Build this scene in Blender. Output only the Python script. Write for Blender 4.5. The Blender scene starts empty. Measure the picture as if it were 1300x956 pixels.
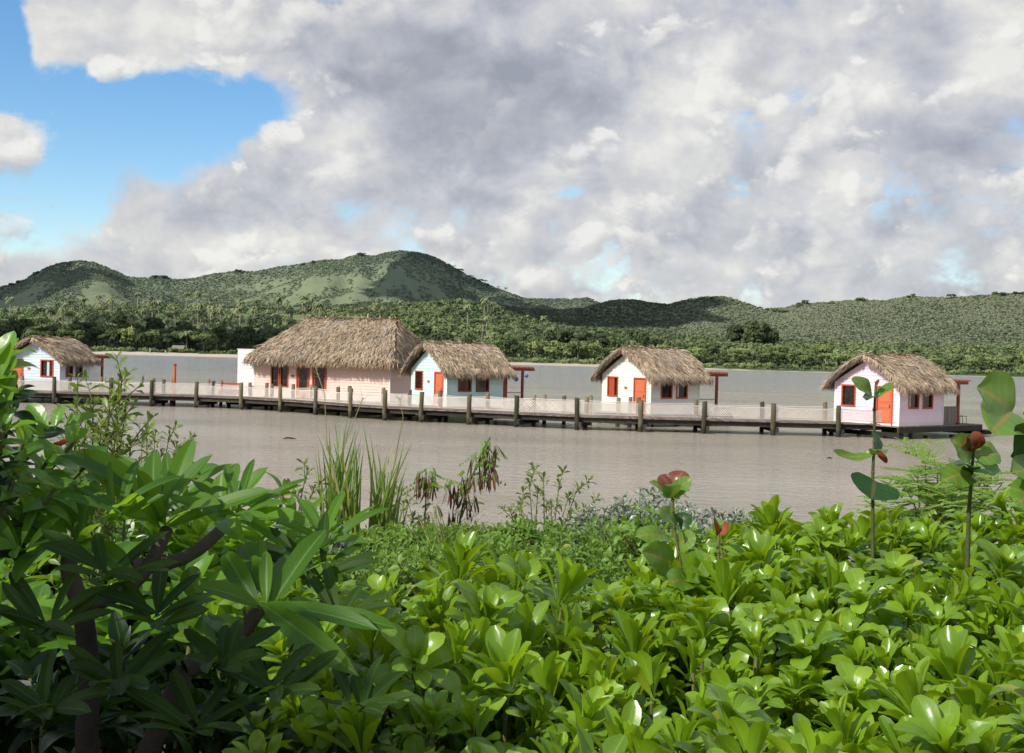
import bpy, math, random
import numpy as np
from mathutils import Matrix, Vector

SEED = 7
rs = np.random.RandomState(SEED)
random.seed(SEED)
sc = bpy.context.scene
COL = sc.collection
PI = math.pi

# ------------------------------------------------------------------ camera
F_PX, CX, CY = 1450.0, 650.0, 478.0
EYE = np.array([0.0, 0.0, 3.9])
PITCH = math.atan(23.3 / F_PX)
ROLL = math.atan(0.0257)
_F = np.array([0, math.cos(PITCH), -math.sin(PITCH)])
_U0 = np.array([0, math.sin(PITCH), math.cos(PITCH)])
_R0 = np.array([1.0, 0, 0])
_R = math.cos(ROLL) * _R0 + math.sin(ROLL) * _U0
_U = -math.sin(ROLL) * _R0 + math.cos(ROLL) * _U0

def ray(x, y):
    return _F + _R * (x - CX) / F_PX - _U * (y - CY) / F_PX

def on_depth(x, y, d):
    """point seen at photo pixel x, y at world depth Y = d"""
    r = ray(x, y)
    return EYE + r * (d / r[1])

def yh(x):
    return 438.0 + 0.0257 * x

def ground_xy(x, d):
    r = ray(x, yh(x) + 40)
    p = EYE + r * (d / r[1])
    return p[0], p[1]

cam_d = bpy.data.cameras.new("camera")
cam = bpy.data.objects.new("camera", cam_d)
COL.objects.link(cam)
cam_d.sensor_width = 36.0
cam_d.lens = 36.0 * F_PX / 1300.0
cam_d.clip_start = 0.05
cam_d.clip_end = 30000
cam.matrix_world = Matrix(((_R[0], _U[0], -_F[0], EYE[0]), (_R[1], _U[1], -_F[1], EYE[1]), (_R[2], _U[2], -_F[2], EYE[2]), (0, 0, 0, 1)))
sc.camera = cam

# ------------------------------------------------------------------ render settings
sc.render.engine = 'CYCLES'
sc.view_settings.view_transform = 'Standard'
sc.view_settings.look = 'None'
sc.view_settings.exposure = 0
sc.view_settings.gamma = 1
sc.cycles.use_denoising = True
try:
    sc.cycles.denoiser = 'OPENIMAGEDENOISE'
    sc.cycles.denoising_input_passes = 'RGB_ALBEDO_NORMAL'
except Exception:
    pass
sc.cycles.max_bounces = 6
sc.cycles.diffuse_bounces = 3
sc.cycles.glossy_bounces = 3
sc.cycles.transmission_bounces = 4
sc.cycles.transparent_max_bounces = 8
sc.cycles.sample_clamp_indirect = 6
sc.cycles.caustics_reflective = False
sc.cycles.caustics_refractive = False

# ------------------------------------------------------------------ node helper
def S(v):
    """srgb 0-255 triple -> linear rgba"""
    out = []
    for c in v:
        c = c / 255.0
        out.append(c / 12.92 if c <= 0.04045 else ((c + 0.055) / 1.055) ** 2.4)
    return (*out, 1.0)

class N:
    def __init__(self, nt):
        self.nt = nt
        nt.nodes.clear()
    def new(self, typ, **kw):
        n = self.nt.nodes.new(typ)
        for k, v in kw.items():
            setattr(n, k, v)
        return n
    def link(self, a, b):
        self.nt.links.new(a, b)
    def put(self, sock, v):
        if hasattr(v, 'is_output') or isinstance(v, bpy.types.NodeSocket):
            self.link(v, sock)
        else:
            sock.default_value = v
    def math(self, op, a, b=None, c=None, clamp=False):
        n = self.new('ShaderNodeMath', operation=op, use_clamp=clamp)
        self.put(n.inputs[0], a)
        if b is not None: self.put(n.inputs[1], b)
        if c is not None: self.put(n.inputs[2], c)
        return n.outputs[0]
    def mix(self, f, a, b, mode='MIX'):
        n = self.new('ShaderNodeMix', data_type='RGBA', blend_type=mode)
        self.put(n.inputs[0], f); self.put(n.inputs[6], a); self.put(n.inputs[7], b)
        return n.outputs[2]
    def noise(self, vec, scale, detail=3, rough=0.5, dist=0.0):
        n = self.new('ShaderNodeTexNoise')
        if vec is not None: self.link(vec, n.inputs['Vector'])
        n.inputs['Scale'].default_value = scale
        n.inputs['Detail'].default_value = detail
        n.inputs['Roughness'].default_value = rough
        n.inputs['Distortion'].default_value = dist
        return n.outputs['Fac']
    def ramp(self, fac, stops, interp='LINEAR'):
        n = self.new('ShaderNodeValToRGB')
        n.color_ramp.interpolation = interp
        e = n.color_ramp.elements
        while len(e) < len(stops): e.new(0.5)
        for i, (p, c) in enumerate(stops):
            e[i].position = p
            e[i].color = c if len(c) == 4 else (*c, 1)
        self.put(n.inputs[0], fac)
        return n.outputs[0]
    def sstep(self, v, a, b):
        n = self.new('ShaderNodeMapRange', interpolation_type='SMOOTHSTEP')
        self.put(n.inputs[0], v)
        n.inputs[1].default_value = a; n.inputs[2].default_value = b
        n.inputs[3].default_value = 0; n.inputs[4].default_value = 1
        return n.outputs[0]

def new_mat(name):
    m = bpy.data.materials.new(name)
    m.use_nodes = True
    return m, N(m.node_tree)

def princ(n, color, rough=0.6, spec=0.4, normal=None, metal=0.0):
    p = n.new('ShaderNodeBsdfPrincipled')
    n.put(p.inputs['Base Color'], color)
    n.put(p.inputs['Roughness'], rough)
    n.put(p.inputs['Specular IOR Level'], spec)
    p.inputs['Metallic'].default_value = metal
    if normal is not None: n.link(normal, p.inputs['Normal'])
    return p

def out(n, shader):
    o = n.new('ShaderNodeOutputMaterial')
    n.link(shader, o.inputs['Surface'])

def bump(n, h, strength=0.3, dist=0.02):
    b = n.new('ShaderNodeBump')
    b.inputs['Strength'].default_value = strength
    b.inputs['Distance'].default_value = dist
    n.link(h, b.inputs['Height'])
    return b.outputs[0]

def lv(n):
    a = n.new('ShaderNodeAttribute', attribute_name='lv')
    s = n.new('ShaderNodeSeparateColor')
    n.link(a.outputs['Color'], s.inputs[0])
    return s.outputs[0], s.outputs[1], s.outputs[2]

def objco(n):
    return n.new('ShaderNodeTexCoord').outputs['Object']

def objrand(n):
    return n.new('ShaderNodeObjectInfo').outputs['Random']

def mat_leaf(name, dark, light, trans, rough=0.3, spec=0.5, tw=0.3, vein=None, mott=(14, 0.25), ribs=0, ribcol=None):
    m, n = new_mat(name)
    r, t, b = lv(n)
    co = objco(n)
    nz = n.noise(co, mott[0], 3)
    f = n.math('ADD', n.math('ADD', n.math('MULTIPLY', r, 0.75), n.math('MULTIPLY', n.math('SUBTRACT', objrand(n), 0.5), 0.4)), n.math('MULTIPLY', n.math('SUBTRACT', nz, 0.5), mott[1] * 2), clamp=True)
    c = n.mix(f, (*dark, 1), (*light, 1))
    old = n.math('MULTIPLY', n.sstep(r, 0.955, 0.985), n.sstep(n.noise(co, mott[0] * 1.7, 4), 0.40, 0.62))
    c = n.mix(n.math('MULTIPLY', old, 0.8), c, (0.40, 0.36, 0.05, 1))
    spot = n.sstep(n.noise(co, 55, 2), 0.70, 0.76)
    c = n.mix(n.math('MULTIPLY', spot, 0.5), c, (0.09, 0.07, 0.02, 1))
    if vein is not None:
        vm = n.math('SUBTRACT', 1.0, n.sstep(b, 0.03, 0.13))
        c = n.mix(n.math('MULTIPLY', vm, 0.55), c, (*vein, 1))
        if ribs:
            w = n.math('SINE', n.math('MULTIPLY', n.math('SUBTRACT', t, n.math('MULTIPLY', b, 0.16)), ribs * 6.283))
            c = n.mix(n.math('MULTIPLY', n.sstep(w, 0.8, 1.0), 0.13 if ribcol is None else 0.4), c, (*(ribcol or vein), 1))
    nrm = bump(n, n.noise(co, 60, 2), 0.12, 0.004)
    if ribs:
        w2 = n.math('SINE', n.math('MULTIPLY', n.math('SUBTRACT', t, n.math('MULTIPLY', b, 0.16)), ribs * 6.283))
        nrm = bump(n, w2, 0.03, 0.003)
    p = princ(n, c, rough, spec, nrm)
    tr = n.new('ShaderNodeBsdfTranslucent')
    n.link(n.mix(f, (*trans, 1), tuple(min(1, x * 1.25) for x in trans) + (1,)), tr.inputs['Color'])
    mx = n.new('ShaderNodeMixShader')
    mx.inputs[0].default_value = tw
    n.link(p.outputs[0], mx.inputs[1]); n.link(tr.outputs[0], mx.inputs[2])
    out(n, mx.outputs[0])
    return m

def mat_ramp(name, stops, rough=0.8, spec=0.2, nscale=6, namt=0.5, bscale=30, bstr=0.3, stretch=(1, 1, 1), rnd=0.6, ob=0.0):
    """colour from the per-piece random value plus noise"""
    m, n = new_mat(name)
    r, t, b = lv(n)
    mp = n.new('ShaderNodeMapping')
    n.link(objco(n), mp.inputs[0])
    mp.inputs['Scale'].default_value = stretch
    nz = n.noise(mp.outputs[0], nscale, 4, 0.6)
    f = n.math('ADD', n.math('MULTIPLY', r, rnd), n.math('MULTIPLY', nz, namt))
    if ob:
        f = n.math('ADD', f, n.math('MULTIPLY', n.math('SUBTRACT', objrand(n), 0.5), ob))
    c = n.ramp(f, stops)
    nrm = bump(n, n.noise(mp.outputs[0], bscale, 3), bstr, 0.01)
    out(n, princ(n, c, rough, spec, nrm).outputs[0])
    return m

# ------------------------------------------------------------------ mesh builder
class MB:
    def __init__(self):
        self.v = []; self.q = []; self.t = []; self.a = []; self.n = 0
    def add(self, verts, quads=None, tris=None, attr=None, smooth=False):
        verts = np.asarray(verts, float).reshape(-1, 3)
        k = len(verts)
        self.v.append(verts)
        if attr is None: attr = (random.random(), 0.5, 0.5)
        attr = np.asarray(attr, float)
        if attr.ndim == 1: attr = np.tile(attr, (k, 1))
        self.a.append(attr)
        if quads is not None and len(quads): self.q.append((np.asarray(quads, int).reshape(-1, 4) + self.n, smooth))
        if tris is not None and len(tris): self.t.append((np.asarray(tris, int).reshape(-1, 3) + self.n, smooth))
        self.n += k
    def inst(self, tpl, mats, locs, rnd=None, smooth=True):
        """many copies of a template (verts, quads, attr) by 3x3 matrices and offsets"""
        v, q, a = tpl
        mats = np.asarray(mats, float); locs = np.asarray(locs, float)
        k = len(locs)
        if k == 0: return
        vv = np.einsum('nij,mj->nmi', mats, v) + locs[:, None, :]
        aa = np.tile(a, (k, 1, 1)).astype(float)
        if rnd is None: rnd = rs.rand(k)
        aa[:, :, 0] = np.asarray(rnd)[:, None]
        qq = q[None] + (np.arange(k) * len(v))[:, None, None]
        self.add(vv.reshape(-1, 3), qq.reshape(-1, 4), None, aa.reshape(-1, 3), smooth)
    def box(self, lo, hi, M=None, off=None, attr=None):
        x0, y0, z0 = lo; x1, y1, z1 = hi
        v = np.array([(x0, y0, z0), (x1, y0, z0), (x1, y1, z0), (x0, y1, z0), (x0, y0, z1), (x1, y0, z1), (x1, y1, z1), (x0, y1, z1)], float)
        if M is not None: v = v @ np.asarray(M).T
        if off is not None: v = v + np.asarray(off)
        self.add(v, [(0, 3, 2, 1), (4, 5, 6, 7), (0, 1, 5, 4), (1, 2, 6, 5), (2, 3, 7, 6), (3, 0, 4, 7)], None, attr)
    def beam(self, a, b, w, h, attr=None, up=(0, 0, 1)):
        """box of width w and height h from a to b"""
        a = np.asarray(a, float); b = np.asarray(b, float)
        d = b - a; L = np.linalg.norm(d); d /= L
        s = np.cross(d, up); s /= np.linalg.norm(s)
        u = np.cross(s, d)
        v = []
        for p in (a, b):
            for i, j in ((-1, -1), (1, -1), (1, 1), (-1, 1)):
                v.append(p + s * i * w / 2 + u * j * h / 2)
        self.add(v, [(0, 1, 2, 3), (7, 6, 5, 4), (0, 4, 5, 1), (1, 5, 6, 2), (2, 6, 7, 3), (3, 7, 4, 0)], None, attr)
    def tube(self, pts, rad, n=7, attr=None, cap=True):
        pts = np.asarray(pts, float); m = len(pts)
        rad = np.broadcast_to(np.asarray(rad, float), (m,))
        tg = np.gradient(pts, axis=0)
        tg /= np.linalg.norm(tg, axis=1)[:, None] + 1e-9
        ref = np.array([0.31, 0.17, 1.0]) if abs(tg[0][2]) < 0.8 else np.array([1.0, 0.2, 0.1])
        v = []
        for p, r, d in zip(pts, rad, tg):
            s = np.cross(d, ref); s /= np.linalg.norm(s); u = np.cross(s, d)
            for k in range(n):
                an = 2 * PI * k / n
                v.append(p + r * (math.cos(an) * s + math.sin(an) * u))
        q = [(i * n + k, i * n + (k + 1) % n, (i + 1) * n + (k + 1) % n, (i + 1) * n + k) for i in range(m - 1) for k in range(n)]
        t = []
        if cap:
            v.append(pts[-1]); c = len(v) - 1
            t = [((m - 1) * n + k, (m - 1) * n + (k + 1) % n, c) for k in range(n)]
        self.add(v, q, t, attr, True)
    def build(self, name, mat, parent=None, label=None):
        me = bpy.data.meshes.new(name)
        V = np.concatenate(self.v) if self.v else np.zeros((0, 3))
        A = np.concatenate(self.a) if self.a else np.zeros((0, 3))
        qs = [q for q, s in self.q]; ts = [t for t, s in self.t]
        sm = [np.full(len(q), s) for q, s in self.q] + [np.full(len(t), s) for t, s in self.t]
        Q = np.concatenate(qs) if qs else np.zeros((0, 4), int)
        T = np.concatenate(ts) if ts else np.zeros((0, 3), int)
        me.vertices.add(len(V)); me.vertices.foreach_set('co', V.astype(np.float32).ravel())
        nl = Q.size + T.size
        me.loops.add(nl)
        me.loops.foreach_set('vertex_index', np.concatenate([Q.ravel(), T.ravel()]).astype(np.int32))
        me.polygons.add(len(Q) + len(T))
        ls = np.concatenate([np.arange(len(Q)) * 4, Q.size + np.arange(len(T)) * 3]).astype(np.int32)
        me.polygons.foreach_set('loop_start', ls)
        me.polygons.foreach_set('use_smooth', np.concatenate(sm).astype(bool) if sm else np.zeros(0, bool))
        me.update(calc_edges=True)
        at = me.attributes.new('lv', 'FLOAT_COLOR', 'POINT')
        at.data.foreach_set('color', np.concatenate([A, np.ones((len(A), 1))], 1).astype(np.float32).ravel())
        me.validate()
        me.materials.append(mat)
        o = bpy.data.objects.new(name, me)
        COL.objects.link(o)
        if parent is not None: o.parent = parent
        if label: o['label'] = label
        return o

def thing(name, label, cat, loc=(0, 0, 0), rz=0.0, group=None):
    o = bpy.data.objects.new(name, None)
    o.empty_display_size = 0.2
    COL.objects.link(o)
    o.location = tuple(float(c) for c in loc); o.rotation_euler = (0, 0, rz)
    o['label'] = label; o['category'] = cat
    if group: o['group'] = group
    return o

def tag(o, label, cat, group=None):
    o['label'] = label; o['category'] = cat
    if group: o['group'] = group
    return o

def dup(root, loc, rz=0.0, scale=(1, 1, 1), label=None, group=None):
    c = root.copy(); COL.objects.link(c)
    c.location = tuple(float(x) for x in loc); c.rotation_euler = (0, 0, rz); c.scale = scale
    if label: c['label'] = label
    if group: c['group'] = group
    for ch in list(root.children):
        k = ch.copy(); COL.objects.link(k); k.parent = c
        for g in list(ch.children):
            d = g.copy(); COL.objects.link(d); d.parent = k
    return c

# rotation matrices (vectorised)
def Rz(a):
    a = np.asarray(a, float); z = np.zeros_like(a); o = np.ones_like(a)
    return np.stack([np.stack([np.cos(a), -np.sin(a), z], -1), np.stack([np.sin(a), np.cos(a), z], -1), np.stack([z, z, o], -1)], -2)
def Rx(a):
    a = np.asarray(a, float); z = np.zeros_like(a); o = np.ones_like(a)
    return np.stack([np.stack([o, z, z], -1), np.stack([z, np.cos(a), -np.sin(a)], -1), np.stack([z, np.sin(a), np.cos(a)], -1)], -2)
def Ry(a):
    a = np.asarray(a, float); z = np.zeros_like(a); o = np.ones_like(a)
    return np.stack([np.stack([np.cos(a), z, np.sin(a)], -1), np.stack([z, o, z], -1), np.stack([-np.sin(a), z, np.cos(a)], -1)], -2)

def frame_to(axis):
    """3x3 matrix taking +Z to axis"""
    a = np.asarray(axis, float); a = a / np.linalg.norm(a)
    r = np.array([1.0, 0, 0]) if abs(a[0]) < 0.9 else np.array([0, 1.0, 0])
    s = np.cross(r, a); s /= np.linalg.norm(s)
    return np.stack([s, np.cross(a, s), a], 1)

# value noise
_perm = rs.rand(256, 256)
def vnoise(x, y):
    x = np.asarray(x, float); y = np.asarray(y, float)
    xi = np.floor(x).astype(int); yi = np.floor(y).astype(int)
    fx = x - xi; fy = y - yi
    fx = fx * fx * (3 - 2 * fx); fy = fy * fy * (3 - 2 * fy)
    g = lambda i, j: _perm[i % 256, j % 256]
    return (g(xi, yi) * (1 - fx) + g(xi + 1, yi) * fx) * (1 - fy) + (g(xi, yi + 1) * (1 - fx) + g(xi + 1, yi + 1) * fx) * fy
def fbm(x, y, o=4):
    s = 0; a = 0.5
    for i in range(o):
        s = s + a * vnoise(x + 17.3 * i, y + 9.1 * i); x = x * 2.03; y = y * 2.03; a *= 0.5
    return s / (1 - 0.5 ** o)

# ------------------------------------------------------------------ world and sun
SUN_EL = math.radians(39)
SUN_ALPHA = math.radians(51)         # from straight behind the camera round to its left-hand side
sun_dir = np.array([-math.sin(SUN_ALPHA) * math.cos(SUN_EL), -math.cos(SUN_ALPHA) * math.cos(SUN_EL), math.sin(SUN_EL)])
ld = bpy.data.lights.new("sun", 'SUN')
ld.energy = 4.9; ld.angle = math.radians(0.5); ld.color = (1.0, 0.95, 0.86)
lo = bpy.data.objects.new("sun", ld); COL.objects.link(lo)
lo.rotation_euler = Vector(tuple(sun_dir)).to_track_quat('Z', 'Y').to_euler()
lo.location = (0, 0, 60)

def build_world():
    w = bpy.data.worlds.new("World"); sc.world = w; w.use_nodes = True
    n = N(w.node_tree)
    sky = n.new('ShaderNodeTexSky'); sky.sky_type = 'NISHITA'; sky.sun_disc = False
    sky.sun_elevation = SUN_EL
    sky.sun_rotation = math.atan2(sun_dir[0], sun_dir[1])
    sky.air_density = 1.0; sky.dust_density = 0.3; sky.ozone_density = 1.6
    g = n.new('ShaderNodeTexCoord').outputs['Generated']
    sp = n.new('ShaderNodeSeparateXYZ'); n.link(g, sp.inputs[0])
    X, Y, Z = sp.outputs
    az = n.math('ARCTAN2', X, Y)
    el = n.math('ARCSINE', Z)
    cb = n.new('ShaderNodeCombineXYZ')
    n.put(cb.inputs[0], n.math('MULTIPLY', az, 1.0)); n.put(cb.inputs[1], n.math('MULTIPLY', el, 1.3))
    V = cb.outputs[0]
    def pix(x, y):
        r = ray(x, y); r = r / np.linalg.norm(r)
        return math.atan2(r[0], r[1]), math.asin(r[2])
    def blob(x, y, rx, ry, amt, acc, rot=0):
        a, e = pix(x, y)
        mp = n.new('ShaderNodeMapping', vector_type='TEXTURE')
        c2 = n.new('ShaderNodeCombineXYZ'); n.link(az, c2.inputs[0]); n.link(el, c2.inputs[1])
        n.link(c2.outputs[0], mp.inputs[0])
        mp.inputs['Location'].default_value = (a, e, 0)
        mp.inputs['Rotation'].default_value = (0, 0, rot)
        mp.inputs['Scale'].default_value = (rx / F_PX, ry / F_PX, 1)
        ln = n.new('ShaderNodeVectorMath', operation='LENGTH'); n.link(mp.outputs[0], ln.inputs[0])
        f = n.math('SUBTRACT', 1.0, n.sstep(ln.outputs['Value'], 0.25, 1.5))
        t = n.math('MULTIPLY', f, amt)
        return t if acc is None else n.math('ADD', acc, t)
    big = n.noise(V, 4.6, 8, 0.52, 0.2)
    det = n.noise(V, 13.0, 8, 0.58, 0.25)
    dn = n.math('ADD', n.math('MULTIPLY', n.math('SUBTRACT', big, 0.5), 1.0), n.math('MULTIPLY', n.math('SUBTRACT', det, 0.5), 1.25))
    acc = None
    for b in SKY_COVER: acc = blob(*b[:5], acc, *(b[5:]))
    dens = n.math('ADD', n.math('ADD', dn, 0.80), acc)
    dens = n.math('SUBTRACT', dens, n.math('MULTIPLY', n.sstep(el, 0.34, 0.62), 0.24))     # more open overhead
    mask = n.sstep(dens, 0.36, 0.72)
    big2 = n.noise(V, 5.5, 8, 0.55, 0.25)
    mp = n.new('ShaderNodeMapping'); n.link(V, mp.inputs[0]); mp.inputs['Location'].default_value = (0.016, -0.022, 0)
    nn = n.new('ShaderNodeTexNoise'); n.link(mp.outputs[0], nn.inputs['Vector'])
    for k, v in (('Scale', 13.0), ('Detail', 8), ('Roughness', 0.58), ('Distortion', 0.25)): nn.inputs[k].default_value = v
    relief = n.math('SUBTRACT', det, nn.outputs['Fac'])
    acc = None
    for b in SKY_LIGHT: acc = blob(*b[:5], acc, *(b[5:]))
    br = n.math('ADD', n.math('ADD', n.math('MULTIPLY', n.math('SUBTRACT', big2, 0.5), 0.85), 0.56), acc)
    br = n.math('ADD', br, n.math('MULTIPLY', relief, 1.5))
    edge = n.math('MULTIPLY', n.math('SUBTRACT', 1.0, n.sstep(dens, 0.6, 0.85)), 0.16)
    br = n.math('ADD', br, edge)
    ccol = n.ramp(br, [(0.0, S((158, 161, 172))), (0.3, S((178, 181, 190))), (0.55, S((201, 202, 207))), (0.8, S((220, 219, 217))), (1.0, S((236, 234, 228)))])
    # separate cumulus heads in front of the sheet: each with a lit upper edge and a grey base
    def heads(scale, off, lo_, hi_, dxy, gain, lift):
        def smp(sh):
            m_ = n.new('ShaderNodeMapping'); n.link(V, m_.inputs[0]); m_.inputs['Location'].default_value = (off[0] + sh[0], off[1] + sh[1], off[2])
            return n.noise(m_.outputs[0], scale, 9, 0.54, 0.15)
        h0, h1 = smp((0, 0)), smp(dxy)
        mk = n.sstep(h0, lo_, hi_)
        lit_ = n.math('ADD', n.math('MULTIPLY', n.math('SUBTRACT', h0, h1), gain), lift)
        lit_ = n.math('ADD', lit_, n.math('MULTIPLY', acc, 0.55))
        lit_ = n.math('SUBTRACT', lit_, n.math('MULTIPLY', n.sstep(h0, hi_, hi_ + 0.22), 0.28))
        col_ = n.ramp(lit_, [(0.0, S((160, 163, 174))), (0.3, S((182, 184, 192))), (0.6, S((208, 208, 209))), (0.85, S((232, 230, 225))), (1.0, S((245, 243, 238)))])
        return mk, col_
    mks = None
    for args in ((7.5, (0.3, 0.1, 0), 0.50, 0.60, (-0.022, 0.030), 3.6, 0.46), (11.0, (1.7, 0.6, 2), 0.53, 0.60, (-0.014, 0.020), 3.4, 0.54), (17.0, (3.1, 1.2, 5), 0.56, 0.64, (-0.009, 0.013), 3.2, 0.56)):
        mk, col_ = heads(*args)
        ccol = n.mix(n.math('MULTIPLY', mk, n.math('ADD', 0.22, n.math('MULTIPLY', n.sstep(acc, -0.35, 0.02), 0.58))), ccol, col_)
        mks = mk if mks is None else n.math('ADD', mks, mk)
    mask = n.sstep(n.math('ADD', dens, n.math('MULTIPLY', n.math('SUBTRACT', mks, 0.75), 0.16)), 0.36, 0.70)
    b1 = n.new('ShaderNodeBackground'); b1.inputs[1].default_value = 0.165
    hsv = n.new('ShaderNodeHueSaturation'); hsv.inputs['Saturation'].default_value = 1.3
    n.link(sky.outputs[0], hsv.inputs['Color'])
    n.link(hsv.outputs[0], b1.inputs[0])
    b2 = n.new('ShaderNodeBackground'); n.link(ccol, b2.inputs[0]); b2.inputs[1].default_value = 1.0
    mx = n.new('ShaderNodeMixShader')
    n.put(mx.inputs[0], n.math('MULTIPLY', mask, 0.96))
    n.link(b1.outputs[0], mx.inputs[1]); n.link(b2.outputs[0], mx.inputs[2])
    o = n.new('ShaderNodeOutputWorld'); n.link(mx.outputs[0], o.inputs[0])
    try: w.cycles.sampling_method = 'MANUAL'; w.cycles.sample_map_resolution = 1024
    except Exception: pass

SKY_COVER = [
    (215, 128, 180, 40, -0.36), (110, 170, 150, 80, -0.36), (30, 262, 100, 70, -0.34), (250, 165, 100, 70, -0.2), (5, 45, 30, 70, -0.75),
    (95, 270, 70, 40, -0.18),
    (722, 243, 30, 14, -0.26), (937, 250, 24, 28, -0.29), (670, 350, 60, 22, -0.16), (360, 318, 60, 16, -0.2), (420, 72, 14, 14, -0.2),
    (26, 190, 40, 36, 0.45), (200, 45, 190, 45, 0.3), (350, 215, 160, 55, 0.12, 0.6), (620, 120, 250, 110, 0.3), (950, 150, 350, 200, 0.18), (10, 335, 40, 12, 0.12), (200, 305, 60, 24, 0.16)]
SKY_LIGHT = [
    (190, 55, 170, 60, 0.30), (30, 165, 40, 30, 0.3), (420, 165, 75, 45, 0.32), (880, 150, 130, 60, 0.34), (1060, 245, 60, 45, 0.36), (1262, 50, 60, 70, 0.34),
    (780, 30, 90, 50, 0.2), (1010, 110, 120, 60, 0.14), (270, 310, 120, 24, 0.26), (760, 215, 120, 30, 0.16), (760, 340, 60, 20, 0.15), (1030, 25, 50, 30, 0.15), (20, 320, 40, 20, 0.1),
    (610, 140, 170, 90, -0.42), (480, 60, 110, 60, -0.24), (700, 90, 90, 60, -0.15), (1250, 160, 70, 45, -0.36), (190, 245, 130, 40, -0.2), (880, 55, 110, 30, -0.08), (1180, 60, 60, 50, -0.12),
    (950, 300, 120, 25, -0.16), (640, 320, 90, 20, -0.1), (1170, 230, 60, 50, -0.14), (20, 215, 50, 16, -0.2), (490, 250, 110, 30, -0.1)]
build_world()

# ------------------------------------------------------------------ materials
M_water, n = new_mat("muddy_water")
geo = n.new('ShaderNodeNewGeometry').outputs['Position']
mp = n.new('ShaderNodeMapping'); n.link(geo, mp.inputs[0]); mp.inputs['Scale'].default_value = (0.8, 1.7, 1)
w1 = n.noise(mp.outputs[0], 1.1, 3, 0.55, 0.6)
w2 = n.noise(mp.outputs[0], 4.4, 3, 0.65, 0.4)
mp2 = n.new('ShaderNodeMapping'); n.link(geo, mp2.inputs[0]); mp2.inputs['Scale'].default_value = (0.010, 0.035, 1)
band = n.noise(mp2.outputs[0], 1.0, 4, 0.6, 0.4)
mp3 = n.new('ShaderNodeMapping'); n.link(geo, mp3.inputs[0]); mp3.inputs['Scale'].default_value = (0.035, 0.075, 1)
band2 = n.noise(mp3.outputs[0], 1.0, 2, 0.5, 0.5)
spx = n.new('ShaderNodeSeparateXYZ'); n.link(geo, spx.inputs[0])
far = n.sstep(spx.outputs[1], 75, 260)
calm = n.sstep(band, 0.42, 0.62)
h = n.math('ADD', n.math('MULTIPLY', w1, 0.6), n.math('MULTIPLY', w2, 0.55))
b = n.new('ShaderNodeBump'); b.inputs['Distance'].default_value = 0.26
n.link(h, b.inputs['Height'])
n.put(b.inputs['Strength'], n.math('SUBTRACT', 1.0, n.math('MULTIPLY', calm, 0.45)))
colr = n.mix(n.sstep(band2, 0.3, 0.7), S((157, 148, 132)), S((180, 171, 155)))
colr = n.mix(far, colr, S((148, 146, 142)))
p = princ(n, colr, 0.10, 0.5, b.outputs[0])
p.inputs['IOR'].default_value = 1.33
out(n, p.outputs[0])

M_thatch, n = new_mat("palm_thatch")
r, t, b_ = lv(n)
co = objco(n)
n1 = n.noise(co, 1.3, 4, 0.6); n2 = n.noise(co, 0.55, 3, 0.6)
f = n.math('ADD', n.math('MULTIPLY', r, 0.74), n.math('MULTIPLY', n.math('SUBTRACT', n1, 0.5), 0.75))
f = n.math('ADD', f, 0.23)
c = n.ramp(f, [(0.10, (0.075, 0.052, 0.034, 1)), (0.36, (0.25, 0.18, 0.12, 1)), (0.62, (0.50, 0.385, 0.265, 1)), (1.0, (0.72, 0.59, 0.43, 1))])
grey = n.sstep(n2, 0.48, 0.66)
c = n.mix(n.math('MULTIPLY', grey, 0.55), c, n.ramp(f, [(0.10, (0.07, 0.062, 0.054, 1)), (0.5, (0.27, 0.245, 0.22, 1)), (1.0, (0.58, 0.53, 0.47, 1))]))
out(n, princ(n, c, 0.85, 0.12).outputs[0])
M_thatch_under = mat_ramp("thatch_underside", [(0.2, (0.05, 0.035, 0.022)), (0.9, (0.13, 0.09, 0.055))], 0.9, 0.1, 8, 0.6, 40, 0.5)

def mat_paint(name, rgb, rough=0.55, wear=0.12):
    m, n = new_mat(name)
    r, t, b = lv(n)
    co = objco(n)
    mp = n.new('ShaderNodeMapping'); n.link(co, mp.inputs[0]); mp.inputs['Scale'].default_value = (1.5, 1.5, 0.35)
    nz = n.noise(mp.outputs[0], 2.2, 5, 0.65)
    c = n.mix(n.math('MULTIPLY', r, 0.6), (*rgb, 1), tuple(x * 0.80 for x in rgb) + (1,))
    dirt = n.sstep(nz, 0.52, 0.8)
    c = n.mix(n.math('MULTIPLY', dirt, wear * 2), c, (rgb[0] * 0.55, rgb[1] * 0.5, rgb[2] * 0.42, 1))
    out(n, princ(n, c, rough, 0.35, bump(n, n.noise(co, 25, 3), 0.08, 0.01)).outputs[0])
    return m
M_white_blue = mat_paint("pale_blue_white_paint", (0.66, 0.76, 0.84))
M_teal = mat_paint("pale_teal_paint", (0.60, 0.82, 0.80))
M_cream = mat_paint("cream_white_paint", (0.84, 0.82, 0.74))
M_lilac = mat_paint("lilac_pink_paint", (0.87, 0.69, 0.78))
M_pink = mat_paint("shell_pink_paint", (0.94, 0.68, 0.58))
M_white = mat_paint("white_trim_paint", (0.82, 0.81, 0.79))
M_red = mat_paint("orange_red_paint", (0.47, 0.080, 0.032), 0.5, 0.2)
M_door = mat_paint("faded_orange_door_paint", (0.62, 0.165, 0.075), 0.5, 0.2)
M_darkred = mat_paint("dark_red_stain", (0.26, 0.06, 0.035), 0.6, 0.2)
M_plaque = mat_paint("brown_plaque_paint", (0.42, 0.16, 0.06), 0.6)
M_curtain = mat_paint("white_curtain_cloth", (0.72, 0.7, 0.66), 0.9)
M_blue = mat_paint("bright_blue_glaze", (0.03, 0.18, 0.62), 0.3)
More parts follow.
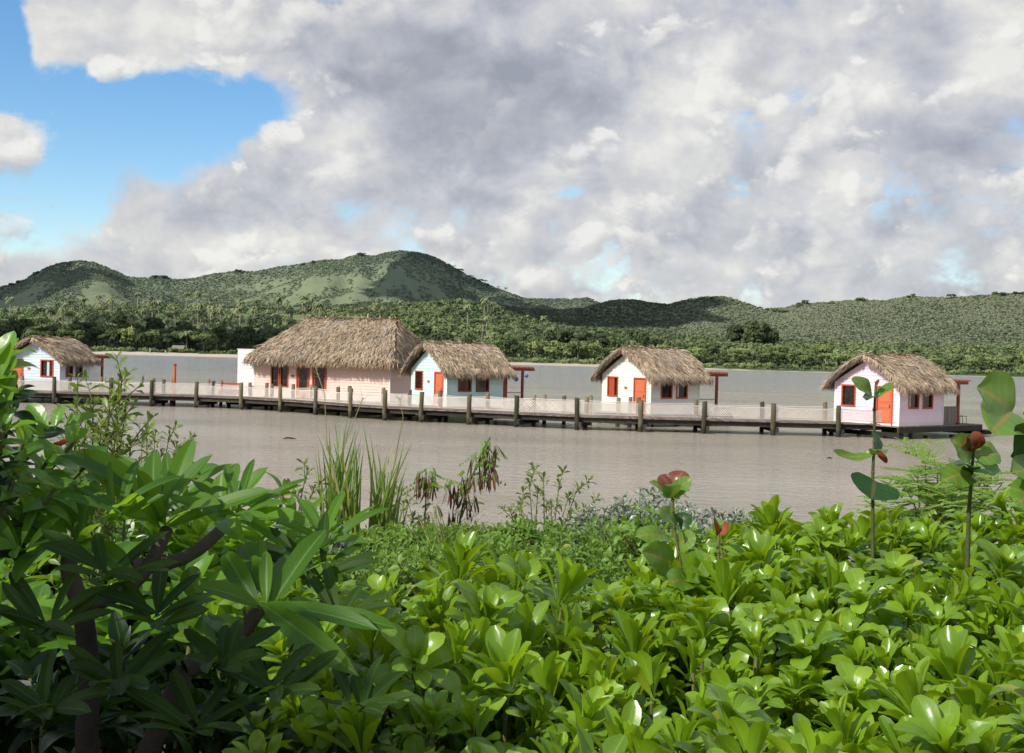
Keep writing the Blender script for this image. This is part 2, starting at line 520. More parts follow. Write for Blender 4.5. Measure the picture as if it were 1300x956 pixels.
M_dark = mat_paint("dark_opening", (0.012, 0.011, 0.011), 0.7)
M_pane, n = new_mat("dark_window_glass")
out(n, princ(n, n.ramp(n.noise(objco(n), 3, 2), [(0.3, (0.012, 0.010, 0.009, 1)), (0.8, (0.035, 0.026, 0.02, 1))]), 0.12, 0.5).outputs[0])
def mat_post(name, stops):
    m, n = new_mat(name)
    r, t, b = lv(n)
    co = objco(n)
    mp = n.new('ShaderNodeMapping'); n.link(co, mp.inputs[0]); mp.inputs['Scale'].default_value = (3, 3, 0.5)
    f = n.math('ADD', n.math('MULTIPLY', r, 0.3), n.math('MULTIPLY', n.noise(mp.outputs[0], 2.5, 4, 0.6), 0.6))
    f = n.math('ADD', f, n.math('MULTIPLY', n.math('SUBTRACT', objrand(n), 0.5), 0.35))
    c = n.ramp(f, stops)
    sp = n.new('ShaderNodeSeparateXYZ'); n.link(co, sp.inputs[0])
    wet = n.math('SUBTRACT', 1.0, n.sstep(n.math('ADD', sp.outputs[2], n.math('MULTIPLY', n.noise(co, 6, 3), 0.3)), 0.35, 0.62))
    c = n.mix(n.math('MULTIPLY', wet, 0.75), c, (0.02, 0.02, 0.015, 1))
    out(n, princ(n, c, 0.85, 0.2, bump(n, n.noise(mp.outputs[0], 18, 3), 0.6, 0.01)).outputs[0])
    return m
M_post = mat_post("weathered_green_brown_timber", [(0.2, (0.045, 0.045, 0.028)), (0.5, (0.115, 0.098, 0.058)), (0.9, (0.24, 0.195, 0.13))])
M_postfar = mat_post("pale_weathered_timber", [(0.2, (0.10, 0.075, 0.05)), (0.5, (0.20, 0.155, 0.10)), (0.9, (0.32, 0.26, 0.18))])
M_deck = mat_ramp("grey_brown_deck_boards", [(0.1, (0.10, 0.075, 0.06)), (0.5, (0.20, 0.155, 0.125)), (0.95, (0.33, 0.27, 0.22))], 0.8, 0.25, 3, 0.5, 30, 0.3)
M_beam = mat_ramp("dark_wet_timber", [(0.2, (0.014, 0.013, 0.011)), (0.9, (0.06, 0.052, 0.04))], 0.75, 0.3, 2, 0.6, 15, 0.4)
M_rope = mat_ramp("beige_rope", [(0.1, (0.52, 0.47, 0.42)), (0.9, (0.78, 0.73, 0.67))], 0.9, 0.1, 6, 0.4, 60, 0.2)
M_fence = mat_ramp("grey_fence_boards", [(0.2, (0.16, 0.14, 0.12)), (0.9, (0.30, 0.26, 0.22))], 0.85, 0.2, 3, 0.5, 30, 0.3)
M_soil = mat_ramp("dark_leafy_soil", [(0.2, (0.010, 0.008, 0.005)), (0.6, (0.03, 0.026, 0.014)), (0.95, (0.05, 0.05, 0.02))], 0.95, 0.1, 5, 0.9, 30, 0.6)
M_bark = mat_ramp("grey_brown_bark", [(0.2, (0.014, 0.012, 0.010)), (0.9, (0.085, 0.07, 0.055))], 0.9, 0.15, 14, 0.7, 50, 0.6)
M_palebark = mat_ramp("pale_palm_trunk", [(0.2, (0.16, 0.13, 0.10)), (0.9, (0.34, 0.30, 0.24))], 0.9, 0.15, 2, 0.7, 10, 0.3)
M_stem = mat_ramp("green_brown_stem", [(0.2, (0.04, 0.055, 0.016)), (0.9, (0.13, 0.13, 0.045))], 0.7, 0.3, 20, 0.7, 80, 0.3)

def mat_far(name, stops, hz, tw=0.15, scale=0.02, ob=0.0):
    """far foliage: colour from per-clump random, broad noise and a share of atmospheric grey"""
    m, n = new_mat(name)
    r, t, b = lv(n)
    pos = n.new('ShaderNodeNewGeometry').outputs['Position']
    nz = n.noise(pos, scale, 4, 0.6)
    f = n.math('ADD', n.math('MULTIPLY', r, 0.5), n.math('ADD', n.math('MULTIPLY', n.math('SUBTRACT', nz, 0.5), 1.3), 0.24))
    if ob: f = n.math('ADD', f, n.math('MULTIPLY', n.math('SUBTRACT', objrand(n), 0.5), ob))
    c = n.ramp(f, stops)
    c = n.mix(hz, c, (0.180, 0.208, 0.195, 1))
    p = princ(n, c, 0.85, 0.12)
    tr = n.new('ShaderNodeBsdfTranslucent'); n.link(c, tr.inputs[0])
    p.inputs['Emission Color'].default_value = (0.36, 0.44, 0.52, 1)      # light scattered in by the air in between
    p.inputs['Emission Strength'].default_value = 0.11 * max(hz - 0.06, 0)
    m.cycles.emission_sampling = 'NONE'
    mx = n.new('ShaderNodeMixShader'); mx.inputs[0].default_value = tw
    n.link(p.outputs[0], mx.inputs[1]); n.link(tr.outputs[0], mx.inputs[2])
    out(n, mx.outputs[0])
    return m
G_DARK = [(0.1, (0.030, 0.045, 0.019)), (0.5, (0.061, 0.088, 0.031)), (0.95, (0.115, 0.150, 0.053))]
G_MID = [(0.1, (0.063, 0.094, 0.030)), (0.5, (0.133, 0.181, 0.058)), (0.95, (0.235, 0.290, 0.096))]
G_LIGHT = [(0.1, (0.102, 0.142, 0.045)), (0.5, (0.204, 0.257, 0.083)), (0.95, (0.321, 0.365, 0.128))]
G_GREY = [(0.1, (0.104, 0.119, 0.057)), (0.5, (0.189, 0.210, 0.096)), (0.95, (0.302, 0.306, 0.141))]
M_far_dark = mat_far("shore_foliage_dark", G_DARK, 0.08, ob=0.35)
M_far_mid = mat_far("shore_foliage_mid", G_MID, 0.08, ob=0.35)
M_far_light = mat_far("shore_foliage_light", G_LIGHT, 0.08, ob=0.3)
M_palm = mat_far("palm_fronds", [(0.1, (0.09, 0.115, 0.045)), (0.5, (0.20, 0.235, 0.10)), (0.95, (0.34, 0.37, 0.19))], 0.08, ob=0.3)
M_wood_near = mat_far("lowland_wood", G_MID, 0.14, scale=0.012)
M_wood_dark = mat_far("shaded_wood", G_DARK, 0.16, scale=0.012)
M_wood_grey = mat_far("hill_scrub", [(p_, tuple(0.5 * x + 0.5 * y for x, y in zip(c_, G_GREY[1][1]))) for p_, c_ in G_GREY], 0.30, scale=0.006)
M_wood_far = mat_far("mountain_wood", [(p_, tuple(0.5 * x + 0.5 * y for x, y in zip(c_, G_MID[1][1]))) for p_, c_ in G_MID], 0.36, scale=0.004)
M_wood_fardark = mat_far("shaded_mountain_wood", [(p_, tuple(x * 1.35 for x in c_)) for p_, c_ in G_DARK], 0.32, scale=0.004)  # darker copy for wood in the painted shadow

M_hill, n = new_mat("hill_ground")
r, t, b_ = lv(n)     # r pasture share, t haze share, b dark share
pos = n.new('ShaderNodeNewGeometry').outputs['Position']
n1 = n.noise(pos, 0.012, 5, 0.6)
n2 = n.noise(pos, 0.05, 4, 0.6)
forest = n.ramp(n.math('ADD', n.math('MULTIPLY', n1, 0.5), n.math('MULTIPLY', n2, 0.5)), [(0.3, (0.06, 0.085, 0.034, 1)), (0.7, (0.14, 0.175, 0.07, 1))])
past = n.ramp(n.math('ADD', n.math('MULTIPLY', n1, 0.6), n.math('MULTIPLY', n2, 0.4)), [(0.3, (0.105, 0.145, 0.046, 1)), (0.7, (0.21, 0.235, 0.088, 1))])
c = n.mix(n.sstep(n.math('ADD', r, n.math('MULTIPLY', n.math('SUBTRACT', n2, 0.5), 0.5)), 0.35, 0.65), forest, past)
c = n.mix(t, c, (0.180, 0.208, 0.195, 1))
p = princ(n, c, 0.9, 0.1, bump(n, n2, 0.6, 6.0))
p.inputs['Emission Color'].default_value = (0.36, 0.44, 0.52, 1)  # haze painted in: ground glows for light scattered by the air
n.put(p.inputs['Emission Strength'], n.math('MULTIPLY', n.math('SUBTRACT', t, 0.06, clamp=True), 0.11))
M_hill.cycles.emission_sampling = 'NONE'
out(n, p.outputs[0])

M_sand = mat_ramp("pale_beach_sand", [(0.2, (0.30, 0.25, 0.19)), (0.8, (0.48, 0.42, 0.34))], 0.9, 0.1, 0.06, 0.9, 0.5, 0.2)

# foreground leaves
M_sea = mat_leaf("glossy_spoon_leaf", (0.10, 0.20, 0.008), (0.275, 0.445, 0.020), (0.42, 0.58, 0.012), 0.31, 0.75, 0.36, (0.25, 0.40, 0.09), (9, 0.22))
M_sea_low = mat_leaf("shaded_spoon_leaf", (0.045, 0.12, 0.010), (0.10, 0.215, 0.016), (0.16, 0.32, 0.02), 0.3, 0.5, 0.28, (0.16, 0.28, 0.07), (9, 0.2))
M_plum = mat_leaf("long_frangipani_leaf", (0.034, 0.10, 0.007), (0.12, 0.25, 0.013), (0.34, 0.58, 0.025), 0.45, 0.32, 0.42, (0.17, 0.32, 0.09), (6, 0.2), 13)
M_plum_shade = mat_leaf("shaded_frangipani_leaf", (0.012, 0.034, 0.004), (0.042, 0.084, 0.008), (0.14, 0.25, 0.012), 0.55, 0.18, 0.36, (0.08, 0.15, 0.05), (6, 0.2), 13)  # darker copy for lower rosettes, their shade put into the leaf colour
M_broad = mat_leaf("broad_oval_leaf", (0.052, 0.15, 0.009), (0.15, 0.31, 0.018), (0.34, 0.56, 0.03), 0.32, 0.5, 0.35, (0.15, 0.30, 0.08), (8, 0.2), 6)
M_under = mat_leaf("dark_thicket_leaf", (0.007, 0.022, 0.004), (0.022, 0.060, 0.008), (0.06, 0.15, 0.015), 0.4, 0.35, 0.25, (0.07, 0.14, 0.04), (8, 0.2))  # near-black green, the thicket's shade put into the colour
M_grape = mat_leaf("round_sea_grape_leaf", (0.085, 0.175, 0.022), (0.17, 0.30, 0.045), (0.28, 0.44, 0.05), 0.3, 0.5, 0.3, (0.46, 0.22, 0.08), (7, 0.4), 5, (0.30, 0.38, 0.10))
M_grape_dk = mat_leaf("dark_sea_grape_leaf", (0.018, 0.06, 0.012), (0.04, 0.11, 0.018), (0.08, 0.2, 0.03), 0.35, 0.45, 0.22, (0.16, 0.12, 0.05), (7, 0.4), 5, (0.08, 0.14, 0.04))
M_copper = mat_leaf("young_copper_leaf", (0.12, 0.030, 0.016), (0.24, 0.075, 0.045), (0.3, 0.08, 0.04), 0.3, 0.5, 0.2, (0.34, 0.15, 0.09), (7, 0.3), 4)
M_driedleaf = mat_leaf("dried_rust_leaf", (0.16, 0.04, 0.015), (0.34, 0.11, 0.04), (0.3, 0.08, 0.03), 0.6, 0.3, 0.2, (0.2, 0.06, 0.02), (18, 0.4))
M_twig = mat_leaf("small_olive_leaf", (0.09, 0.15, 0.025), (0.22, 0.30, 0.06), (0.3, 0.4, 0.06), 0.4, 0.45, 0.3, None, (12, 0.3))
M_silver = mat_leaf("silver_grey_leaf", (0.15, 0.19, 0.12), (0.42, 0.46, 0.38), (0.2, 0.25, 0.14), 0.3, 0.5, 0.2, None, (12, 0.3))
M_vine = mat_leaf("light_vine_leaf", (0.10, 0.19, 0.03), (0.21, 0.36, 0.055), (0.32, 0.48, 0.06), 0.45, 0.4, 0.35, None, (5, 0.3))
M_feather = mat_leaf("feathery_leaflet", (0.14, 0.25, 0.03), (0.27, 0.42, 0.06), (0.36, 0.5, 0.07), 0.5, 0.35, 0.35, None, (5, 0.3))
M_reed = mat_leaf("reed_blade", (0.10, 0.19, 0.025), (0.23, 0.34, 0.06), (0.3, 0.42, 0.06), 0.45, 0.4, 0.3, None, (3, 0.3))
M_straw = mat_leaf("dry_straw", (0.28, 0.24, 0.10), (0.45, 0.40, 0.2), (0.4, 0.35, 0.16), 0.6, 0.3, 0.2, None, (3, 0.3))
M_pod = mat_leaf("brown_seed_pod", (0.075, 0.035, 0.018), (0.20, 0.085, 0.05), (0.15, 0.06, 0.03), 0.5, 0.35, 0.1, None, (9, 0.4))

# ------------------------------------------------------------------ water, bank, hills
mb = MB()
mb.add([(-2500, -60, 0), (2500, -60, 0), (2500, 1100, 0), (-2500, 1100, 0)], [(0, 1, 2, 3)])
o = mb.build("water", M_water); o['kind'] = 'structure'

def bank_z(x, y):
    """near bank: level top, then falling to the water"""
    e = 9.3 + 1.2 * (vnoise(np.asarray(x) * 0.35 + 5, np.asarray(y) * 0) - 0.5) - 0.02 * np.asarray(x)
    t = np.clip((np.asarray(y) - e) / 5.5, 0, 1)
    return 2.25 - 2.9 * (t * t * (3 - 2 * t)) + 0.12 * (fbm(np.asarray(x) * 0.9, np.asarray(y) * 0.9) - 0.5)
gx = np.linspace(-60, 60, 161); gy = np.concatenate([np.linspace(-40, -2, 14), np.linspace(-1.5, 22, 95)])
GX, GY = np.meshgrid(gx, gy)
GZ = bank_z(GX, GY)
nx, ny = len(gx), len(gy)
ii = np.arange(nx * ny).reshape(ny, nx)
mb = MB()
mb.add(np.stack([GX, GY, GZ], -1).reshape(-1, 3), np.stack([ii[:-1, :-1], ii[:-1, 1:], ii[1:, 1:], ii[1:, :-1]], -1).reshape(-1, 4), None, (0.4, 0.5, 0.5), True)
o = mb.build("river_bank_ground", M_soil); o['kind'] = 'structure'

# hills: rows of ridges, each given by its skyline in photo pixels at one distance
BACK = [(-400, 372), (-200, 366), (0, 361), (15, 358), (30, 352), (50, 340), (70, 332), (100, 328), (120, 331), (140, 340), (160, 349), (180, 350), (200, 347), (220, 352), (240, 351),
        (270, 344), (300, 341), (320, 342), (350, 336), (380, 332), (410, 327), (430, 327), (450, 320), (470, 323), (490, 318), (505, 316), (530, 319), (550, 325), (570, 335), (590, 347),
        (610, 356), (640, 368), (665, 377), (700, 377), (735, 376), (745, 375), (760, 383), (800, 392), (900, 400), (1300, 405), (1700, 400)]
MIDR = [(-400, 385), (0, 386), (200, 388), (400, 384), (440, 382), (500, 380), (560, 378), (620, 381), (660, 386), (700, 389), (740, 386), (770, 378), (785, 376), (800, 376), (825, 380), (845, 382), (870, 376),
        (890, 372), (920, 372), (940, 379), (965, 388), (990, 387), (1010, 381), (1050, 379), (1090, 376), (1120, 377), (1150, 372), (1200, 374), (1240, 371), (1300, 367), (1500, 360), (1700, 370)]
LOW = [(-400, 390), (0, 388), (100, 384), (200, 381), (300, 382), (400, 386), (440, 386), (500, 384), (550, 377), (590, 374), (625, 381), (650, 392), (700, 404), (800, 416), (900, 421), (1000, 426), (1100, 430), (1300, 433), (1700, 430)]
FLAT = [(-400, 434), (0, 434), (400, 436), (600, 438), (800, 446), (1000, 452), (1300, 462), (1700, 470)]
K = np.linspace(-1.15, 1.15, 520)
PX = CX + K * F_PX
def prof(tab, D):
    xs, ys = zip(*tab)
    y = np.interp(PX, xs, ys)
    return 3.9 + (yh(PX) - y) / F_PX * D
SHORE_Y = 705.0
Dn = [640, 690, 704, 712, 800, 1350, 1650, 2300, 2900, 3700, 4600, 6500]
Zn = [np.full_like(K, -4), np.full_like(K, -1.2), np.full_like(K, 0.0), np.full_like(K, 0.9), prof(FLAT, 800) * 0 + 2.5, prof(LOW, 1350) - 9, None, prof(MIDR, 2300) - 8, None, prof(BACK, 3700) - 6, prof(BACK, 3700) * 0.75, np.full_like(K, 30)]
Zn[6] = np.minimum(Zn[5], Zn[7]) * 0.75
Zn[8] = np.minimum(Zn[7], Zn[9]) * 0.7 + 10
rows = np.concatenate([np.linspace(640, 720, 14), np.linspace(735, 1700, 66), np.linspace(1720, 3800, 112), np.linspace(3850, 6500, 22)])
Dn = np.array(Dn, float)
ZT = np.zeros((len(rows), len(K)))
for i, D in enumerate(rows):
    j = min(max(np.searchsorted(Dn, D) - 1, 0), len(Dn) - 2)
    t = (D - Dn[j]) / (Dn[j + 1] - Dn[j])
    if j >= 4: t = t * t * (3 - 2 * t) * 0.55 + t * 0.45
    ZT[i] = Zn[j] * (1 - t) + Zn[j + 1] * t
RR, KK = np.meshgrid(rows, K, indexing='ij')
XX = RR * KK
amp = np.interp(RR, [700, 800, 1400, 2300, 3700, 6500], [0, 0.8, 9, 42, 150, 100])
gul = np.abs(2 * fbm(XX / 360.0 + 3 + 0.5 * fbm(XX / 700.0, RR / 500.0, 2), RR / 800.0, 4) - 1)
gul = np.clip(gul * 2.0, 0, 1) * 0.75 + 0.25 * fbm(XX / 120.0 + 9, RR / 120.0, 3)
keep = np.ones_like(RR)
for Dr in (1350, 2300, 3700):
    keep = np.minimum(keep, np.clip(np.abs(RR - Dr) / (Dr * 0.075), 0.0, 1))
ZT = np.where(RR > 730, ZT - amp * (1 - gul) * keep * 0.9, ZT)
ZT = np.where(RR > 730, np.maximum(ZT, 2.0), ZT)
# pastures
PXG = CX + KK * F_PX
pas = np.zeros_like(RR)
pn = fbm(XX / 150.0, RR / 210.0 + 7, 5) + 0.10 * (gul - 0.4)
pas = np.where(RR > 2600, np.clip((pn - 0.45) * 6, 0, 1) * np.clip((900 - PXG) / 150, 0, 1), pas)
relz = ZT / np.maximum(Zn[9][None, :], 1)
pas = np.where((RR > 2600), pas * np.clip((0.93 - relz) * 6, 0, 1), pas)
pas = np.where((RR > 820) & (RR <= 1700), np.clip((fbm(XX / 70.0, RR / 60.0 + 2, 4) - 0.40) * 6, 0, 1) * np.clip((560 - PXG) / 200, 0.1, 1) * np.clip((RR - 860) / 120, 0, 1), pas)
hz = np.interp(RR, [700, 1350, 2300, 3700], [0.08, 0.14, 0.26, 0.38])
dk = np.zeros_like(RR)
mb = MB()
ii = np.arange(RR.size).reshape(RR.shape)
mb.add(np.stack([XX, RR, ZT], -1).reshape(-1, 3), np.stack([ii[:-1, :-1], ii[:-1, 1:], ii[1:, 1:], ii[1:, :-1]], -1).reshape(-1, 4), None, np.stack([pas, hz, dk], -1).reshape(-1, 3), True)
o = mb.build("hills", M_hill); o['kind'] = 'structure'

def terr(k, D):
    """terrain height, pasture share at slope coordinate k = x / D and distance D (arrays)"""
    ki = np.clip((np.asarray(k) - K[0]) / (K[1] - K[0]), 0, len(K) - 1.001)
    ri = np.interp(D, rows, np.arange(len(rows)))
    ri = np.clip(ri, 0, len(rows) - 1.001)
    k0 = ki.astype(int); r0 = ri.astype(int); fk = ki - k0; fr = ri - r0
    def s(A): return (A[r0, k0] * (1 - fk) + A[r0, k0 + 1] * fk) * (1 - fr) + (A[r0 + 1, k0] * (1 - fk) + A[r0 + 1, k0 + 1] * fk) * fr
    return s(ZT), s(pas)

# visibility along each column (with tree height allowance)
elev = (ZT - 3.9) / RR
vis_ref = np.maximum.accumulate(elev, axis=0)
def visible(k, D, z, h):
    ki = np.clip(np.rint((np.asarray(k) - K[0]) / (K[1] - K[0])), 0, len(K) - 1).astype(int)
    ri = np.clip(np.searchsorted(rows, D) - 2, 0, len(rows) - 1)
    return (z + h - 3.9) / D > vis_ref[ri, ki] - 0.0006

# beach strip
mb = MB()
bx = np.linspace(-420, 420, 281)
pxb = CX + bx / SHORE_Y * F_PX
wid = np.interp(pxb, [-200, 90, 130, 320, 420, 600, 760, 900, 960, 1400], [0.1, 0.1, 1.0, 1.0, 0.5, 0.6, 0.75, 0.35, 0.1, 0.1])
va, vb = [], []
hgt = 0.28 + wid * 1.25 + 0.25 * (vnoise(bx * 0.2, bx * 0) - 0.5)
v0 = np.stack([bx, np.full_like(bx, 701.0), np.full_like(bx, -0.05)], -1)
v1 = np.stack([bx, np.full_like(bx, 709.0), hgt], -1)
v2 = np.stack([bx, np.full_like(bx, 724.0), hgt + 0.35], -1)
m_ = len(bx)
mb.add(np.concatenate([v0, v1, v2]), [(r0 * m_ + i, r0 * m_ + i + 1, (r0 + 1) * m_ + i + 1, (r0 + 1) * m_ + i) for r0 in (0, 1) for i in range(m_ - 1)], None, (0.5, 0.5, 0.5), True)
o = mb.build("beach", M_sand); o['kind'] = 'structure'

# ------------------------------------------------------------------ far trees
QUAD = (np.array([(-.5, -.5, 0), (.5, -.5, 0), (.5, .5, 0), (-.5, .5, 0)], float), np.array([(0, 1, 2, 3)]), np.tile((0, 0.5, 0.5), (4, 1)).astype(float))
BENT = (np.array([(-.5, -.5, -.12), (0, -.5, .06), (.5, -.5, -.12), (-.42, .5, -.16), (0, .5, .02), (.42, .5, -.16)], float), np.array([(0, 1, 4, 3), (1, 2, 5, 4)]), np.tile((0, 0.5, 0.5), (6, 1)).astype(float))

def clump_points(n, lobes, rng):
    """points on a crown of several lobes: centre, outward normal, lit share"""
    L = np.array(lobes)              # x y z rx rz
    w = (L[:, 3] ** 2); w = w / w.sum()
    idx = rng.choice(len(L), n, p=w)
    d = rng.normal(size=(n, 3)); d /= np.linalg.norm(d, axis=1)[:, None]
    d[:, 2] = np.where(d[:, 2] < -0.45, -d[:, 2], d[:, 2])
    r = rng.uniform(0.72, 1.06, n)
    c = L[idx, :3] + d * r[:, None] * np.stack([L[idx, 3], L[idx, 3], L[idx, 4]], -1)
    return c, d, idx

def scatter_quads(mb, c, d, size, rng, tpl=BENT, spread=0.9, rnd=None):
    n = len(c)
    nrm = d + rng.normal(size=(n, 3)) * spread * 0.5
    nrm /= np.linalg.norm(nrm, axis=1)[:, None]
    ref = rng.normal(size=(n, 3))
    s = np.cross(ref, nrm); s /= np.linalg.norm(s, axis=1)[:, None] + 1e-9
    u = np.cross(nrm, s)
    sz = size * rng.uniform(0.65, 1.35, n)
    M = np.stack([s * sz[:, None], u * sz[:, None], nrm * sz[:, None]], -1)
    mb.inst(tpl, M, c, rng.rand(n) if rnd is None else rnd, smooth=False)

def crown_lobes(rng, kind):
    if kind == 'spread':       # flat-topped spreading crown
        k = rng.randint(6, 9)
        return [(rng.uniform(-3.6, 3.6), rng.uniform(-3, 3), rng.uniform(4.3, 6.6), rng.uniform(1.5, 2.5), rng.uniform(0.7, 1.2)) for _ in range(k)]
    if kind == 'round':
        return [(0, 0, 5.2, 2.9, 2.6)] + [(rng.uniform(-2.6, 2.6), rng.uniform(-2.2, 2.2), rng.uniform(3.2, 7.2), rng.uniform(1.2, 2.0), rng.uniform(1.1, 1.7)) for _ in range(6)]
    if kind == 'tall':
        return [(rng.uniform(-1.5, 1.5), rng.uniform(-1.4, 1.4), z, rng.uniform(1.4, 2.3), rng.uniform(1.1, 1.6)) for z in (3.5, 4.8, 6.0, 7.2, 8.4, 9.3)]
    return [(rng.uniform(-2.6, 2.6), rng.uniform(-1.5, 1.5), rng.uniform(0.9, 1.9), rng.uniform(1.2, 1.9), rng.uniform(0.9, 1.3)) for _ in range(6)]    # low bush

def far_tree(kind, mat, seed, quads=420):
    rng = np.random.RandomState(seed)
    root = thing({'bush': 'shore_bush'}.get(kind, 'shore_tree'), 'x', 'tree')
    lobes = crown_lobes(rng, kind)
    f = MB()
    c, d, idx = clump_points(quads, lobes, rng)
    lob = rng.rand(len(lobes))
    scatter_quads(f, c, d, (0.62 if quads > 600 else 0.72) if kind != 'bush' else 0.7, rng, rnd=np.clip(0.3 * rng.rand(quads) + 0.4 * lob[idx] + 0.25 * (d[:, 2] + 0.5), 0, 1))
    f.build('crown', mat, root)
    t = MB()
    top = np.mean([l[2] for l in lobes])
    fork = top * 0.55
    t.tube([(0, 0, -0.5), (0.1, 0, fork * 0.6), (0.15, 0.05, fork)], [0.28, 0.22, 0.18], 6)
    for l in lobes[:5]:
        t.tube([(0.15, 0.05, fork), (l[0] * 0.5, l[1] * 0.5, (fork + l[2]) / 2 + 0.2), (l[0] * 0.9, l[1] * 0.9, l[2])], [0.14, 0.1, 0.05], 5)
    t.build('trunk', M_bark, root)
    return root

def frond_pts(L, rise, droop, n=6):
    t = np.linspace(0, 1, n)
    x = L * (t * 0.95)
    z = rise * L * t - droop * L * t ** 2.3
    return np.stack([x, np.zeros(n), z], -1)

def far_palm(seed, h, mat, royal=True):
    rng = np.random.RandomState(seed)
    root = thing('palm_tree', 'x', 'palm tree')
    f = MB()
    nf = 17
    for i in range(nf):
        az = 2 * PI * i / nf + rng.uniform(-.2, .2)
        rise = rng.uniform(-0.15, 1.15); L = rng.uniform(2.4, 3.2)
        p = frond_pts(L, rise, rng.uniform(0.7, 1.0) + max(rise, 0) * 0.45, 6)
        w = np.array([0.12, 0.42, 0.5, 0.46, 0.32, 0.06]) * 1.15
        v = []
        for q, ww in zip(p, w):
            v += [q + (0, -ww, -ww * 0.75), q, q + (0, ww, -ww * 0.75)]
        v = np.array(v) @ Rz(az).T + (0, 0, h)
        q = []
        for k in range(5):
            q += [(k * 3, k * 3 + 1, k * 3 + 4, k * 3 + 3), (k * 3 + 1, k * 3 + 2, k * 3 + 5, k * 3 + 4)]
        f.add(v, q, None, (rng.rand() * 0.7 + 0.3 * max(rise, 0), 0.5, 0.5))
    f.build('crown', mat, root)
    t = MB()
    bend = rng.uniform(-0.5, 0.5)
    t.tube([(bend * 0.6, 0, -0.5), (bend * 0.3, 0, h * 0.5), (0, 0, h)], [0.28, 0.24, 0.15], 6)
    t.build('trunk', M_palebark, root)
    return root

protos = {
    'dark': [far_tree('spread', M_far_dark, 11), far_tree('spread', M_far_dark, 12), far_tree('round', M_far_dark, 13)],
    'mid': [far_tree('spread', M_far_mid, 21), far_tree('round', M_far_mid, 22), far_tree('spread', M_far_mid, 23)],
    'light': [far_tree('round', M_far_light, 31), far_tree('spread', M_far_light, 32)],
    'tall': [far_tree('tall', M_far_dark, 41), far_tree('tall', M_far_mid, 42)],
    'bush': [far_tree('bush', M_far_mid, 51, 170), far_tree('bush', M_far_light, 52, 170), far_tree('bush', M_far_light, 53, 170)],
    'grove': [far_tree('round', M_far_dark, 71, 1500)],
    'palm': [far_palm(61, 9.5, M_palm), far_palm(62, 8.0, M_palm), far_palm(63, 11.0, M_palm)],
}
proto_used = set()
BANDS = [(-200, 12, 'beyond the leafy branch over the pale blue hut'), (12, 128, 'behind the pale blue hut'), (128, 305, 'between the pale blue hut and the long pink house'), (305, 545, 'behind the long pink house'),
         (545, 655, 'behind the teal hut'), (655, 750, 'between the teal hut and the cream hut'), (750, 905, 'behind the cream hut'), (905, 1048, 'between the cream hut and the lilac hut'),
         (1048, 1215, 'behind the lilac hut'), (1215, 1600, 'past the porch of the lilac hut')]
def band(px):
    for a, b, s in BANDS:
        if a <= px < b: return s
    return BANDS[-1][2]
KIND_WORDS = {'dark': 'dark spreading far-shore tree', 'mid': 'mid green far-shore tree', 'light': 'pale green far-shore tree', 'tall': 'tall narrow far-shore tree',
              'bush': 'low far-waterline bush', 'palm': 'pale trunked far-shore palm'}
def place_tree(kind, px, D, s, rng, label=None, sink=0.2):
    ps = protos[kind]
    p = ps[rng.randint(len(ps))]
    k = (px - CX) / F_PX
    z, _ = terr(np.array([k]), np.array([D]))
    loc = (k * D, D, float(z[0]) - sink)
    rz = rng.uniform(0, 2 * PI)
    lab = label or f"{KIND_WORDS[kind]} {band(px)}"
    grp = None if label else lab.replace('-shore tree ', '-shore trees ').replace('line bush ', 'line bushes ').replace('-shore palm ', '-shore palms ')
    sc3 = (s * rng.uniform(0.9, 1.12), s * rng.uniform(0.9, 1.12), s * rng.uniform(0.88, 1.15))
    if id(p) not in proto_used:
        proto_used.add(id(p))
        p.location = tuple(float(c) for c in loc); p.rotation_euler = (0, 0, rz); p.scale = sc3; p['label'] = lab
        if grp: p['group'] = grp
        o = p
    else:
        o = dup(p, loc, rz, sc3, lab, grp)
        if grp is None and 'group' in o.keys(): del o['group']
    if kind == 'palm': o['category'] = 'palm tree'
    elif kind == 'bush': o['category'] = 'bush'
    return o

rng = np.random.RandomState(99)
# waterline bushes
for px in np.arange(-30, 1335, 13.0):
    place_tree('bush', px + rng.uniform(-5, 5), 714 + rng.uniform(0, 14), rng.uniform(0.9, 1.45), rng)
# front row of wood
for px in np.arange(-40, 1340, 13.5):
    x = px + rng.uniform(-6, 6)
    left = x < 560
    kind = rng.choice(['dark', 'mid', 'tall', 'light'], p=[.62, .26, .10, .02] if left else [.22, .53, .07, .18])
    s = rng.uniform(1.5, 2.3) if left else rng.uniform(1.05, 1.75)
    if x > 1050: s *= 0.92
    place_tree(kind, x, 735 + rng.uniform(0, 40), s, rng)
# second row
for px in np.arange(-40, 1340, 17.0):
    x = px + rng.uniform(-8, 8)
    left = x < 560
    kind = rng.choice(['dark', 'mid', 'light', 'tall'], p=[.5, .33, .07, .10] if left else [.25, .45, .22, .08])
    s = rng.uniform(1.8, 2.7) if left else rng.uniform(1.3, 2.1)
    if x > 1050: s *= 0.85
    place_tree(kind, x, 800 + rng.uniform(0, 70), s, rng)
